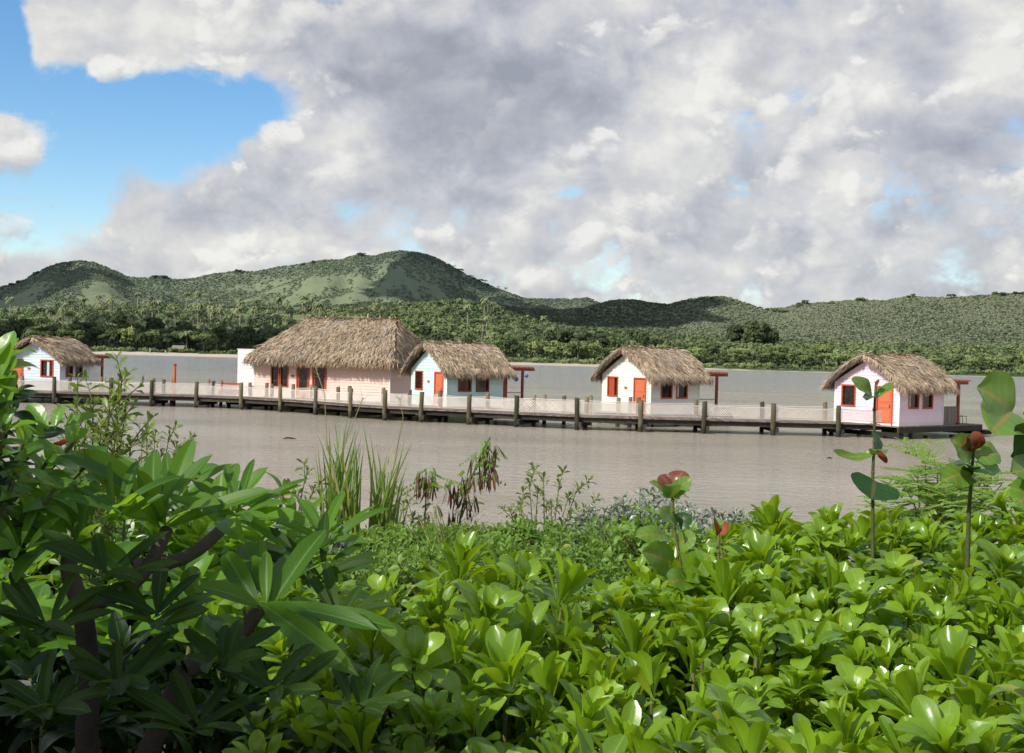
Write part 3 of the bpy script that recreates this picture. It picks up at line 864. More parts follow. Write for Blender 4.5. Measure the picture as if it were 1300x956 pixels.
# palms: dotted through the wood, thick on the slope above it
for px, D, s in [(733, 745, 1.25), (800, 760, 1.15), (803, 790, 1.35), (817, 770, 1.1), (890, 770, 1.0), (906, 780, 1.0), (955, 820, 1.25), (985, 830, 1.2), (1003, 840, 1.25), (1048, 850, 1.2), (1061, 850, 1.2),
                 (1128, 870, 1.25), (1150, 860, 1.2), (1185, 850, 1.2), (1208, 870, 1.3), (1228, 880, 1.2), (236, 760, 1.7), (718, 760, 1.05), (745, 850, 1.4), (780, 840, 1.3), (520, 820, 1.5), (552, 830, 1.55), (575, 830, 1.5), (598, 840, 1.45), (620, 830, 1.3)]:
    place_tree('palm', px, D, s, rng)
for i in range(150):
    x = rng.uniform(60, 480) if rng.rand() < 0.75 else rng.uniform(-20, 700)
    D = rng.uniform(880, 1320)
    place_tree('palm', x, D, rng.uniform(1.35, 2.0), rng)
# named single trees
place_tree('grove', 955, 1240, 4.6, rng, "huge dark rounded tree standing above the wood past the cream hut", 9)
place_tree('grove', 932, 1250, 3.5, rng, "dark tree joined to the huge rounded one on its cream-hut side", 8)
place_tree('grove', 976, 1250, 3.3, rng, "smaller dark tree leaning out of the huge rounded one towards the lilac hut", 8)
for px, D, s in ((705, 880, 2.6), (722, 900, 2.8), (748, 900, 2.7), (765, 905, 2.5), (690, 870, 2.2), (835, 920, 2.3), (812, 900, 2.4)):
    place_tree('dark', px, D, s, rng)

# lone trees along the crests
def crest_tree(kind, px, D, s, where):
    p = protos[kind][rng.randint(len(protos[kind]))]
    k = (px - CX) / F_PX
    z, _ = terr(np.array([k]), np.array([D]))
    nm = 'palm' if kind == 'palm' else 'tree'
    o = dup(p, (k * D, D, float(z[0]) - 1.2 * s), rng.uniform(0, 6), (s * 1.25, s * 1.25, s * rng.uniform(.7, 1.0)), f"small lone {nm} standing up on {where}", f"lone {nm}s standing up on {where}")
    o['category'] = 'palm tree' if kind == 'palm' else 'tree'
for px in (964, 968, 971, 979, 983, 990, 1010, 1014, 1017, 1052, 1086, 1090, 1152, 1157, 1204, 1262, 1268, 1288, 905):
    crest_tree(['dark', 'mid', 'dark', 'light'][rng.randint(4)], px + rng.uniform(-3, 3), 2290 + rng.uniform(-40, 5), rng.uniform(1.0, 2.0), 'the crest of the long low hill range')
for px in (576, 580, 591, 595, 598, 606, 612, 615, 628, 640):
    crest_tree('palm' if rng.rand() < .5 else 'dark', px + rng.uniform(-2, 2), 3680, rng.uniform(1.5, 2.4), "the mountain's falling shoulder")
for px in (12, 22, 40, 47, 196, 204, 210, 300, 380, 396, 452, 458):
    crest_tree('dark', px + rng.uniform(-2, 2), 3680, rng.uniform(1.5, 2.3), "the mountain's long crest")

# masses of wood farther up: stuff
def wood_mass(name, mat, k, D, size, rng, quads=26, quad_size=0.55, label=None, flat=0.75, lift=0.35, rough=0.4):
    z, _ = terr(k, D)
    n = len(k)
    f = MB()
    d = rng.normal(size=(n, quads, 3)); d /= np.linalg.norm(d, axis=2)[:, :, None]
    d[..., 2] = np.where(d[..., 2] < -0.2, -d[..., 2], d[..., 2])
    r = rng.uniform(0.6, 1.05, (n, quads, 1))
    c0 = np.stack([k * D, D, z + size * lift], -1)
    c = c0[:, None, :] + d * r * size[:, None, None] * np.array([1, 1, flat])
    base = rng.rand(n, 1)
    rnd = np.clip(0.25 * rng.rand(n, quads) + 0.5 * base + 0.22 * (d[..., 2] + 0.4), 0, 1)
    c = c.reshape(-1, 3); dd = d.reshape(-1, 3)
    sz = np.repeat(size * quad_size, quads)
    nrm = dd + rng.normal(size=dd.shape) * rough; nrm /= np.linalg.norm(nrm, axis=1)[:, None]
    ref = rng.normal(size=dd.shape); s = np.cross(ref, nrm); s /= np.linalg.norm(s, axis=1)[:, None] + 1e-9
    u = np.cross(nrm, s); sz = sz * rng.uniform(0.7, 1.3, len(sz))
    M = np.stack([s * sz[:, None], u * sz[:, None], nrm * sz[:, None]], -1)
    f.inst(QUAD, M, c, rnd.ravel(), smooth=False)
    o = f.build(name, mat)
    o['kind'] = 'stuff'
    if label: tag(o, label, 'woodland')
    return o

def sample(n, pr, dr, rng, size, h, keepfn=None):
    px = rng.uniform(pr[0], pr[1], n); D = rng.uniform(dr[0], dr[1], n)
    k = (px - CX) / F_PX
    z, pa = terr(k, D)
    sz = rng.uniform(size[0], size[1], n)
    ok = visible(k, D, z, h)
    if keepfn is not None: ok &= keepfn(px, D, z, pa, rng.rand(n))
    return k[ok], D[ok], sz[ok]

SH = fbm  # patches darkened to stand for the shadow of clouds
def shade_patch(px, D):
    k = (px - CX) / F_PX
    a = fbm(k * D / 260.0 + 40, D / 330.0 + 11, 3)
    return a
k, D, s = sample(9000, (-90, 1400), (830, 1500), rng, (2.8, 5.6), 12, lambda px, D, z, pa, r: (r > pa * 0.9) & ((r > 0.45) | (px > 500) | (D < 900)))
dkm = rng.rand(len(k)) < np.clip(0.55 - (D - 830) / 500, 0.12, 1) + np.where(np.abs(CX + k * F_PX - 770) < 130, 0.25, 0)
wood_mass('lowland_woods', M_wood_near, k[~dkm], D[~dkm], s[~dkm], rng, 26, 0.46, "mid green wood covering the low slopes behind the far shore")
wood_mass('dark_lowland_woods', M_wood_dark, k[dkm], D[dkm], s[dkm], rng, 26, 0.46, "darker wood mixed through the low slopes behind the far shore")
# middle range
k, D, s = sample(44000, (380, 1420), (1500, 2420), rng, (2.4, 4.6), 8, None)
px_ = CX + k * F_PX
lit = np.interp(px_, [380, 600, 690, 760, 860, 930, 1000, 1400], [0.25, 0.10, 0.05, 0.2, 0.35, 0.75, 0.95, 1.0])  # low share paints the shadow of clouds as darker wood
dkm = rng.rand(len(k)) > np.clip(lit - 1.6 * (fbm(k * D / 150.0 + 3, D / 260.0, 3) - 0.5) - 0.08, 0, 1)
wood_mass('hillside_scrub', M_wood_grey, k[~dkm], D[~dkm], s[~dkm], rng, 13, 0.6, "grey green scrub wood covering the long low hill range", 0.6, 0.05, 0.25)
wood_mass('shaded_hillside_woods', M_wood_dark, k[dkm], D[dkm], s[dkm], rng, 13, 0.6, "wood painted in shadow on the middle hills below the mountain", 0.6, 0.05, 0.25)
# mountain
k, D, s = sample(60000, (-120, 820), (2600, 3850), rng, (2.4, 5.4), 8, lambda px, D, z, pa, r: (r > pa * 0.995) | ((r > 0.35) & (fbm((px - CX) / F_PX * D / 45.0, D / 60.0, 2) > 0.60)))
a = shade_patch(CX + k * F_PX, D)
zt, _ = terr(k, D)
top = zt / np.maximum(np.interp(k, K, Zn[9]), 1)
dkm = rng.rand(len(k)) < np.clip((a - 0.42) * 4 + np.where(top > 0.86, 0.45, 0.0), 0.08, 0.95) * np.clip(1.2 - terr(k, D)[1] * 2.2, 0, 1)  # crests and random patches darkened as the shadow of clouds
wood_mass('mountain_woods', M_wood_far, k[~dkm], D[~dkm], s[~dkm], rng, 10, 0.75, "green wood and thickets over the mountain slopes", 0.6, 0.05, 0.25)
wood_mass('shaded_mountain_woods', M_wood_fardark, k[dkm], D[dkm], s[dkm], rng, 10, 0.75, "wood painted in shadow on the crests and folds of the mountain", 0.6, 0.05, 0.25)

# ------------------------------------------------------------------ unseen clouds added out of view to shade the hills
M_unseen_cloud, n = new_mat("unseen_cloud_white")
out(n, princ(n, (0.85, 0.85, 0.86, 1), 0.95, 0.05).outputs[0])
def unseen_cloud(target, rx, ry, alt, seed, label):
    rng = np.random.RandomState(seed)
    t = (alt - target[2]) / sun_dir[2]
    c = np.array(target) + sun_dir * t
    m = MB()
    N_ = 420
    p = rng.normal(size=(N_, 2)) * .42
    keep_ = fbm(p[:, 0] * 2.2 + seed, p[:, 1] * 2.2 + 5, 3) > 0.43
    p = p[keep_]
    ico = [(0, 0, 1), (.89, 0, .45), (.28, .85, .45), (-.72, .53, .45), (-.72, -.53, .45), (.28, -.85, .45), (.72, .53, -.45), (-.28, .85, -.45), (-.89, 0, -.45), (-.28, -.85, -.45), (.72, -.53, -.45), (0, 0, -1)]
    tri = [(0, 1, 2), (0, 2, 3), (0, 3, 4), (0, 4, 5), (0, 5, 1), (1, 6, 2), (2, 7, 3), (3, 8, 4), (4, 9, 5), (5, 10, 1), (2, 6, 7), (3, 7, 8), (4, 8, 9), (5, 9, 10), (1, 10, 6), (11, 7, 6), (11, 8, 7), (11, 9, 8), (11, 10, 9), (11, 6, 10)]
    for q in p:
        s = rng.uniform(28, 60)
        m.add(np.array(ico) * s * (1, 1, .6) + (q[0] * rx, q[1] * ry, rng.uniform(-20, 60)), None, tri, None, True)
    o = m.build('unseen_cloud', M_unseen_cloud); o.location = tuple(c); o['kind'] = 'stuff'
    tag(o, label, 'unseen_cloud')
unseen_cloud((-120, 3430, 150), 220, 330, 1350, 3, "unseen cumulus added to shade the mountain's falling shoulder")
unseen_cloud((-430, 3000, 90), 200, 190, 1400, 4, "unseen cumulus added to shade the middle of the mountain")
unseen_cloud((170, 2200, 110), 170, 200, 1300, 5, "unseen cumulus added to shade the rounded middle hill")
unseen_cloud((-1480, 3560, 150), 200, 260, 1450, 6, "unseen cumulus added to shade the mountain's rounded end")
unseen_cloud((-330, 860, 10), 170, 120, 1000, 8, "unseen cumulus added to shade the dark shore wood")
# ------------------------------------------------------------------ boardwalk
DECK_Z = 0.76
DROP = ([-300, 70, 250, 308, 358, 403, 447, 490, 536, 597, 657, 734, 814, 1300], [73, 73, 73, 74, 76, 78.5, 81.3, 83.2, 84.2, 85.6, 87.2, 89, 89.5, 89.2])
def near_depth(px): return 3.9 * F_PX / np.interp(px, *DROP)
def near_pt(px):
    d = near_depth(px); k = (px - CX) / F_PX
    # small correction so that the roll is respected at this height
    x, y = ground_xy(px, d)
    return np.array([x, y])
POSTS = [-118, -55, 8, 70, 142, 193, 250, 308, 358, 403, 447, 490, 536, 597, 657, 734, 814, 894, 982, 1065, 1139]
NP_ = np.array([near_pt(x) for x in POSTS])
tang = np.gradient(NP_, axis=0); tang /= np.linalg.norm(tang, axis=1)[:, None]
perp = np.stack([-tang[:, 1], tang[:, 0]], 1)         # away from the camera
WIDTH = 2.5
FP_ = NP_ + perp * WIDTH

walk = thing('boardwalk', 'long wooden boardwalk on timber posts with rope netting, linking all the huts', 'boardwalk', (NP_[7][0], NP_[7][1], 0))
W0 = np.array([NP_[7][0], NP_[7][1], 0.0])
def wl(p, z): return np.array([p[0], p[1], z]) - W0
rb = random.Random(5)

mb = MB()                      # deck boards, laid across
seg = np.linalg.norm(np.diff(NP_, axis=0), axis=1); cum = np.concatenate([[0], np.cumsum(seg)])
nb = int(cum[-1] / 0.155)
for i in range(nb):
    s0 = i * 0.155; s1 = s0 + 0.145
    def at(A, s): return np.array([np.interp(s, cum, A[:, 0]), np.interp(s, cum, A[:, 1])])
    a0, a1, b0, b1 = at(NP_, s0), at(NP_, s1), at(FP_, s0), at(FP_, s1)
    ov = rb.uniform(-0.02, 0.03)
    dv = (a0 - b0) / WIDTH
    a0 = a0 + dv * (0.06 + ov); a1 = a1 + dv * (0.06 + ov)
    v = [wl(p, z) for z in (DECK_Z - 0.05, DECK_Z + rb.uniform(-0.004, 0.004)) for p in (a0, a1, b1, b0)]
    mb.add(v, [(0, 3, 2, 1), (4, 5, 6, 7), (0, 1, 5, 4), (1, 2, 6, 5), (2, 3, 7, 6), (3, 0, 4, 7)], None, (rb.random(), .5, .5))
mb.build('deck', M_deck, walk)
for A, sgn in ((NP_, 1), (FP_, -1), ((NP_ + FP_) / 2, 0)):
    mb = MB()
    for i in range(len(A) - 1):
        d = (A[i + 1] - A[i]) / np.linalg.norm(A[i + 1] - A[i])
        off = perp[i] * 0.14 * sgn
        mb.beam(wl(A[i] + off - d * 0.0, DECK_Z - 0.19), wl(A[i + 1] + off, DECK_Z - 0.19), 0.1, 0.27)
    mb.build('side_beam', M_beam, walk)

def post_mesh(r, z0, z1, rng):
    m = MB()
    h = np.linspace(z0, z1 - 0.03, 7)
    pts = np.stack([rng.uniform(-.008, .008, 7), rng.uniform(-.008, .008, 7), h], -1)
    rr = r * rng.uniform(0.94, 1.06, 7)
    m.tube(pts, rr, 12)
    # slanted sawn top
    n = 12; an = np.arange(n) * 2 * PI / n
    base = np.stack([np.cos(an) * r, np.sin(an) * r, np.full(n, z1 - 0.035)], -1)
    tp = np.stack([np.cos(an) * r * 0.93, np.sin(an) * r * 0.93, z1 + 0.02 * np.cos(an + rng.uniform(0, 6))], -1)
    v = np.concatenate([base, tp, [[0, 0, z1]]])
    m.add(v, [(k, (k + 1) % n, n + (k + 1) % n, n + k) for k in range(n)], [(n + k, n + (k + 1) % n, 2 * n) for k in range(n)], (0.85, .5, .5))
    return m
prng = np.random.RandomState(3)
pm = [post_mesh(0.15, -1.6, 0.0, prng) for _ in range(4)]
PROTO = {}
def put_post(p, top, r=1.0, mat=M_post, z0=-1.6):
    m = post_mesh(0.135 * r, z0, top + prng.uniform(-0.05, 0.05), prng)
    o = m.build('post', mat, walk)
    o.location = tuple(wl(p, 0.0)); o.rotation_euler = (prng.uniform(-.022, .022), prng.uniform(-.022, .022), prng.uniform(0, 6))
    return o
TOP = 1.78
for i, p in enumerate(NP_):
    put_post(p - perp[i] * 0.10, TOP + (0.03 if i < 8 else 0), 1.0)
    # cross beam carrying the deck, running back under it
    mb = MB()
    mb.beam(wl(p - perp[i] * 0.32 + tang[i] * 0.2, DECK_Z - 0.47), wl(FP_[i] + perp[i] * 0.35 + tang[i] * 0.2, DECK_Z - 0.47), 0.16, 0.26)
    mb.build('cross_beam', M_beam, walk)
for i, p in enumerate(FP_):
    if POSTS[i] > 1100: continue
    put_post(p + perp[i] * 0.10, TOP, 0.95, M_postfar if i % 3 else M_post)

# netting with a rope along its top
def net_panel(a, b, zt=1.56, zb=0.90, sag=0.05):
    m = MB()
    L = np.linalg.norm(b - a); d = (b - a) / L
    nrm = np.array([d[1], -d[0]])
    cell = 0.15; wd = 0.020
    def pt(s, t):
        z = zb + (zt - zb) * t - sag * 4 * (s / L) * (1 - s / L) * t
        q = a + d * s
        return wl(q, z)
    H = zt - zb
    n = int((L + H) / cell) + 1
    for k in range(n):
        for sg in (1, -1):
            s0 = k * cell - H if sg == 1 else k * cell
            s1 = s0 + H * sg
            t0, t1 = 0.0, 1.0
            pa, pb = s0, s1
            def clip(pa, pb, t0, t1):
                lo_, hi_ = 0.0, L
                if pa == pb: return None
                ts = sorted([(lo_ - pa) / (pb - pa), (hi_ - pa) / (pb - pa)])
                u0, u1 = max(0, ts[0]), min(1, ts[1])
                return (u0, u1) if u1 > u0 + 0.02 else None
            r = clip(pa, pb, t0, t1)
            if r is None: continue
            prev = None
            us = np.linspace(r[0], r[1], 4)
            v = []
            for u in us:
                s = pa + (pb - pa) * u
                q = pt(s, u)
                v += [q + np.array([-d[0] * wd, -d[1] * wd, 0.0]), q + np.array([d[0] * wd, d[1] * wd, 0.0])]
            m.add(v, [(2 * j, 2 * j + 1, 2 * j + 3, 2 * j + 2) for j in range(3)], None, (rb.random(), .5, .5))
    for t, r in ((1.0, 0.021), (0.0, 0.014)):
        m.tube([pt(s, t) for s in np.linspace(0, L, 9)], r, 5, cap=False)
    return m
for i in range(len(NP_) - 1):
    net_panel(NP_[i] - perp[i] * 0.08, NP_[i + 1] - perp[i + 1] * 0.08, sag=rb.uniform(0.02, 0.09)).build('net_panel', M_rope, walk)
for i in range(len(FP_) - 1):
    if POSTS[i + 1] > 1100: continue
    net_panel(FP_[i] + perp[i] * 0.08, FP_[i + 1] + perp[i + 1] * 0.08, sag=rb.uniform(0.02, 0.09)).build('net_panel', M_rope, walk)
# hut-side posts and landing strip behind the walkway
mb = MB()
LAND = [(-118, 6.0), (60, 6.0), (193, 5.6), (308, 5.4), (403, 5.2), (490, 5.0), (597, 4.9), (700, 4.9)]
lp = [near_pt(x) + np.interp(x, POSTS, perp[:, 0]) * w * np.array([1, 0]) + np.interp(x, POSTS, perp[:, 1]) * w * np.array([0, 1]) for x, w in LAND]
for i in range(len(LAND) - 1):
    def fpt(x): return near_pt(x) + np.array([np.interp(x, POSTS, perp[:, 0]), np.interp(x, POSTS, perp[:, 1])]) * (WIDTH + 0.1)
    a0, a1 = fpt(LAND[i][0]), fpt(LAND[i + 1][0])
    v = [wl(q, z) for z in (DECK_Z - 0.16, DECK_Z - 0.012) for q in (a0, a1, lp[i + 1], lp[i])]
    mb.add(v, [(0, 3, 2, 1), (4, 5, 6, 7), (0, 1, 5, 4), (1, 2, 6, 5), (2, 3, 7, 6), (3, 0, 4, 7)], None, (rb.random(), .5, .5))
mb.build('landing', M_deck, walk)
lpa = np.array(lp)
for px, w in [(19, 5.9), (34, 5.9), (76, 5.8), (94, 5.8), (128, 5.7), (150, 5.6), (196, 5.5), (218, 5.5), (265, 5.4), (281, 5.3), (318, 3.4), (345, 3.4), (372, 3.4), (430, 3.4), (692, 4.9), (717, 4.9), (750, 4.7), (785, 4.2), (800, 3.8)]:
    pp = near_pt(px) + np.array([np.interp(px, POSTS, perp[:, 0]), np.interp(px, POSTS, perp[:, 1])]) * w
    # slide along so that it is seen at the wanted place along the walkway
    pp[0] = pp[1] * (near_pt(px)[0] / near_pt(px)[1])
    put_post(pp, TOP - 0.02, 0.9, M_postfar)

# ------------------------------------------------------------------ huts
def rows_wall(m, W, z0, z1, org, ud, nd, openings=(), gable=None, h=0.195):
    """lap boards: org + ud * u + nd * out; gable gives half width of the board at height z"""
    z = z0
    while z < z1 - 0.01:
        za, zb = z, min(z + h, z1)
        if gable:
            ra, rb_ = gable(za), gable(zb)
            if ra is None: break
            if rb_ is None: rb_ = ((ra[0] + ra[1]) / 2, (ra[0] + ra[1]) / 2 + 0.001)
        else:
            ra = rb_ = (0, W)
        spans = [(0.0, 1.0)]
        zm = (za + zb) / 2
        cuts = sorted([(o[0], o[1]) for o in openings if o[2] < zm < o[3]])
        ivs = []; u = ra[0]
        for c0, c1 in cuts:
            if c0 > u: ivs.append((u, c0))
            u = max(u, c1)
        if u < ra[1]: ivs.append((u, ra[1]))
        rv = rb.random()
        for k, (p, q) in enumerate(ivs):
            pt_, qt_ = max(p, rb_[0]), min(q, rb_[1])
            if qt_ <= pt_: pt_ = qt_ = min(max((p + q) / 2, rb_[0]), rb_[1])
            P = lambda uu, zz, o_: np.asarray(org) + np.asarray(ud) * uu + np.asarray(nd) * o_ + np.array([0, 0, zz])
            v = [P(p, za, 0.032), P(q, za, 0.032), P(qt_, zb, 0.002), P(pt_, zb, 0.002), P(p, za, -0.01), P(q, za, -0.01)]
            m.add(v, [(0, 1, 2, 3), (4, 5, 1, 0)], None, (rv, .5, .5))
        z += h

def frame_on(m, org, ud, nd, u0, u1, z0, z1, w=0.09, dpt=0.09, sill=True):
    P = lambda u, z, o_: np.asarray(org) + np.asarray(ud) * u + np.asarray(nd) * o_ + np.array([0, 0, z])
    M = np.stack([ud, nd, (0, 0, 1)], 1)
    def bar(ua, ub, za, zb, oa=-0.05, ob=0.045):
        m.box((ua, oa, za), (ub, ob, zb), M, org)
    bar(u0 - w * .5, u0 + w * .5, z0 - w * .5, z1 + w * .5)
    bar(u1 - w * .5, u1 + w * .5, z0 - w * .5, z1 + w * .5)
    bar(u0 + w * .5 , u1 - w * .5, z1 - w * .5, z1 + w * .5)
    if sill: bar(u0 + w * .5, u1 - w * .5, z0 - w * .5, z0 + w * .5, -0.05, 0.07)

def quad_on(m, org, ud, nd, u0, u1, z0, z1, o_):
    P = lambda u, z: np.asarray(org) + np.asarray(ud) * u + np.asarray(nd) * o_ + np.array([0, 0, z])
    m.add([P(u0, z0), P(u1, z0), P(u1, z1), P(u0, z1)], [(0, 1, 2, 3)])

def make_window(parent, org, ud, nd, u0, u1, z0, z1, frame_mat=M_red, style=''):
    f = MB(); frame_on(f, org, ud, nd, u0, u1, z0, z1)
    w = f.build('window', frame_mat, parent)
    p = MB(); quad_on(p, org, ud, nd, u0, u1, z0, z1, -0.07); p.build('pane', M_pane, w)
    if 'curtain' in style:
        c = MB(); a = u0 + (u1 - u0) * (0.08 if 'left' in style else 0.45); b2 = a + (u1 - u0) * 0.2
        # gathered cloth: three folds
        us = np.linspace(a, b2, 7)
        for j in range(6):
            P = lambda u, z, o_: np.asarray(org) + np.asarray(ud) * u + np.asarray(nd) * o_ + np.array([0, 0, z])
            o1, o2 = (-0.055, -0.04) if j % 2 else (-0.04, -0.055)
            c.add([P(us[j], z0 + .05, o1), P(us[j + 1], z0 + .05, o2), P(us[j + 1], z1 - .05, o2), P(us[j], z1 - .05, o1)], [(0, 1, 2, 3)], None, (.3, .5, .5))
        c.build('curtain', M_curtain, w)
    if 'shutter' in style:
        s = MB(); M = np.stack([ud, nd, (0, 0, 1)], 1)
        a, b2 = u0 + 0.05, u0 + (u1 - u0) * 0.6
        s.box((a, -0.06, z0 + .05), (b2, -0.025, z1 - .05), M, org)
        zz = z0 + 0.12
        while zz < z1 - 0.14:
            s.box((a + .05, -0.03, zz), (b2 - .05, -0.012, zz + 0.05), M, org); zz += 0.085
        s.build('shutter', M_red, w)
    return w

def make_door(parent, org, ud, nd, u0, u1, z1, glazed=False):
    f = MB(); frame_on(f, org, ud, nd, u0, u1, 0.05, z1, 0.10, sill=False)
    f.build('door_frame', M_red, parent)
    M = np.stack([ud, nd, (0, 0, 1)], 1)
    d = MB()
    d.box((u0 + .05, -0.045, 0.02), (u1 - .05, -0.004, z1 - .05), M, org)
    if not glazed:
        wdt = u1 - u0
        for (za, zb) in ((0.18, 0.82), (0.95, 1.15), (1.28, z1 - 0.22)):
            for ua, ub in ((u0 + .14, u1 - .14),):
                d.box((ua, -0.01, za), (ub, 0.008, zb), M, org, (0.9, .5, .5))
                d.box((ua + .05, 0.004, za + .05), (ub - .05, 0.016, zb - .05), M, org, (0.2, .5, .5))
    o = d.build('door', M_door if not glazed else M_red, parent)
    if glazed:
        g = MB(); quad_on(g, org, ud, nd, u0 + .15, u1 - .15, 0.55, z1 - .18, 0.004); g.build('pane', M_pane, o)
    hd = MB()
    hu = u1 - 0.16 if not glazed else u1 - 0.11
    P = lambda u, z, oo: np.asarray(org) + np.asarray(ud) * u + np.asarray(nd) * oo + np.array([0, 0, z])
    hd.tube([P(hu, 0.98, 0.03), P(hu, 1.02, 0.06), P(hu, 1.12, 0.06), P(hu, 1.16, 0.03)], 0.014, 6)
    hd.build('handle', M_beam, o)
    return o

def blade_tpl():
    """thatch strand lying along +Y from 0 to 1, width along X"""
    v = np.array([(-.5, 0, 0), (.5, 0, 0), (-.42, .5, .035), (.42, .5, .035), (-.12, 1, -.03), (.12, 1, -.03)], float)
    return v, np.array([(0, 1, 3, 2), (2, 3, 5, 4)]), np.tile((0, .5, .5), (6, 1)).astype(float)
BLADE = blade_tpl()
def strands(m, roots, dirs, nrms, L, w, rng, rnd, jit=0.25, lift=(0.02, 0.12)):
    n = len(roots)
    d = dirs + rng.normal(size=(n, 3)) * jit * 0.5
    d /= np.linalg.norm(d, axis=1)[:, None]
    nn = nrms + rng.normal(size=(n, 3)) * 0.35
    s = np.cross(d, nn); s /= np.linalg.norm(s, axis=1)[:, None] + 1e-9
    nn = np.cross(s, d)
    Ls = L * rng.uniform(0.6, 1.35, n); ws = w * rng.uniform(0.5, 1.5, n)
    M = np.stack([s * ws[:, None], d * Ls[:, None], nn * Ls[:, None]], -1)
    m.inst(BLADE, M, roots + nrms * rng.uniform(lift[0], lift[1], (n, 1)), rnd, smooth=False)

def thatch_gable(W, y0, y1, zr, ze, E, rng, dens=260):
    """gable thatch, ridge along y; returns (thatch, underside)"""
    def prof(s):               # s 0 ridge .. 1 eave: x, z  (rounded ridge, slightly sagging skirt)
        x = E * s
        z = zr - (zr - ze) * (0.16 * np.clip(s, 0, 1) ** 0.5 * 0 + s ** 1.12) + 0.17 * np.sin(np.clip(s, 0, 1) * PI)
        return x, z
    m = MB()
    ss = np.linspace(0, 1, 12); ys = np.linspace(y0, y1, 14)
    for sg in (-1, 1):
        xs, zs = prof(ss)
        wob = (fbm(np.repeat(ys, 12) * 1.3 + sg * 9, np.tile(ss, 14) * 3, 3) - 0.5).reshape(14, 12) * 0.12
        V = np.stack([np.tile(sg * xs, (14, 1)), np.tile(ys[:, None], (1, 12)), np.tile(zs, (14, 1)) + wob], -1)
        i = np.arange(14 * 12).reshape(14, 12)
        m.add(V.reshape(-1, 3), np.stack([i[:-1, :-1], i[:-1, 1:], i[1:, 1:], i[1:, :-1]], -1).reshape(-1, 4), None, (0.25, .5, .5), True)
        slope_len = math.hypot(E, zr - ze)
        n = int(dens * slope_len * (y1 - y0))
        s = rng.rand(n) ** 0.95 * 0.93; y = rng.uniform(y0 - 0.03, y1 + 0.03, n)
        x, z = prof(s); x2, z2 = prof(s + 0.02)
        d = np.stack([sg * (x2 - x), np.zeros(n), z2 - z], -1); d /= np.linalg.norm(d, axis=1)[:, None]
        nr = np.stack([-d[:, 2] * sg, np.zeros(n), np.abs(d[:, 0])], -1)
        nr = np.stack([sg * np.abs(d[:, 2]), np.zeros(n), np.abs(d[:, 0])], -1)
        course = (s * slope_len / 0.42) % 1.0
        patch = fbm(y * 1.2 + 3 * sg, s * 4, 3)
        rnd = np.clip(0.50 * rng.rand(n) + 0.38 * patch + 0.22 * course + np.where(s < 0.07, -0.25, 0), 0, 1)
        strands(m, np.stack([sg * x, y, z], -1), d, nr, 0.42, 0.034, rng, rnd, 0.34)
        # eave fringe
        n = int(300 * (y1 - y0))
        y = rng.uniform(y0, y1, n); x, z = prof(np.full(n, 0.95) + rng.uniform(-.06, .05, n))
        d = np.tile((sg * 0.45, 0, -0.9), (n, 1)) + rng.normal(size=(n, 3)) * 0.12
        d /= np.linalg.norm(d, axis=1)[:, None]
        nr = np.tile((sg * 0.85, 0, 0.5), (n, 1))
        strands(m, np.stack([sg * x, y, z], -1), d, nr, 0.38, 0.034, rng, np.clip(rng.rand(n) * 0.55 + 0.05, 0, 1), 0.3, (-0.12, 0.08))
        # gable edge fringe, both ends
        for ye, dy in ((y0, -1), (y1, 1)):
            n = int(520 * slope_len)
            s = rng.rand(n); x, z = prof(s); x2, z2 = prof(s + .02)
            dd = np.stack([sg * (x2 - x), np.zeros(n), z2 - z], -1); dd /= np.linalg.norm(dd, axis=1)[:, None]
            d = dd * rng.uniform(0.35, 0.8, (n, 1)) + np.array([0, dy * 0.5, -0.45]) + rng.normal(size=(n, 3)) * 0.12
            d /= np.linalg.norm(d, axis=1)[:, None]
            nr = np.tile((sg * 0.3, dy * 0.8, 0.5), (n, 1))
            strands(m, np.stack([sg * x, np.full(n, ye) + rng.uniform(-.05, .12, n) * -dy, z - 0.02], -1), d, nr, 0.38, 0.034, rng, np.clip(rng.rand(n) * 0.6 + 0.12, 0, 1), 0.3, (-0.14, 0.06))
    # ridge: untidy dark strands across
    n = int(120 * (y1 - y0))
    y = rng.uniform(y0, y1, n); sg = rng.choice([-1, 1], n)
    d = np.stack([sg * 0.8, rng.normal(size=n) * 0.5, -0.25 + rng.normal(size=n) * 0.25], -1); d /= np.linalg.norm(d, axis=1)[:, None]
    strands(m, np.stack([-sg * 0.08, y, np.full(n, zr + 0.04)], -1), d, np.tile((0, 0, 1.0), (n, 1)), 0.42, 0.05, rng, np.clip(rng.rand(n) * 0.35 + np.where(vnoise(y * 1.7, y * 0) > .45, -0.15, 0.3), 0, 1), 0.3, (-.02, 0.1))
    # underside
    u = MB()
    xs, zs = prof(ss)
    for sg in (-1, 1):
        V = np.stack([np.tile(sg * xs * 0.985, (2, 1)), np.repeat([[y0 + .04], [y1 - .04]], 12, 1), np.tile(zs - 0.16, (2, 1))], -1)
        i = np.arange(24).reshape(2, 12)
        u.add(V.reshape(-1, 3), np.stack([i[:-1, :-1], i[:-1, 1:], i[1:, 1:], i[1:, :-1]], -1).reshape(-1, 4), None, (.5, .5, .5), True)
    return m, u

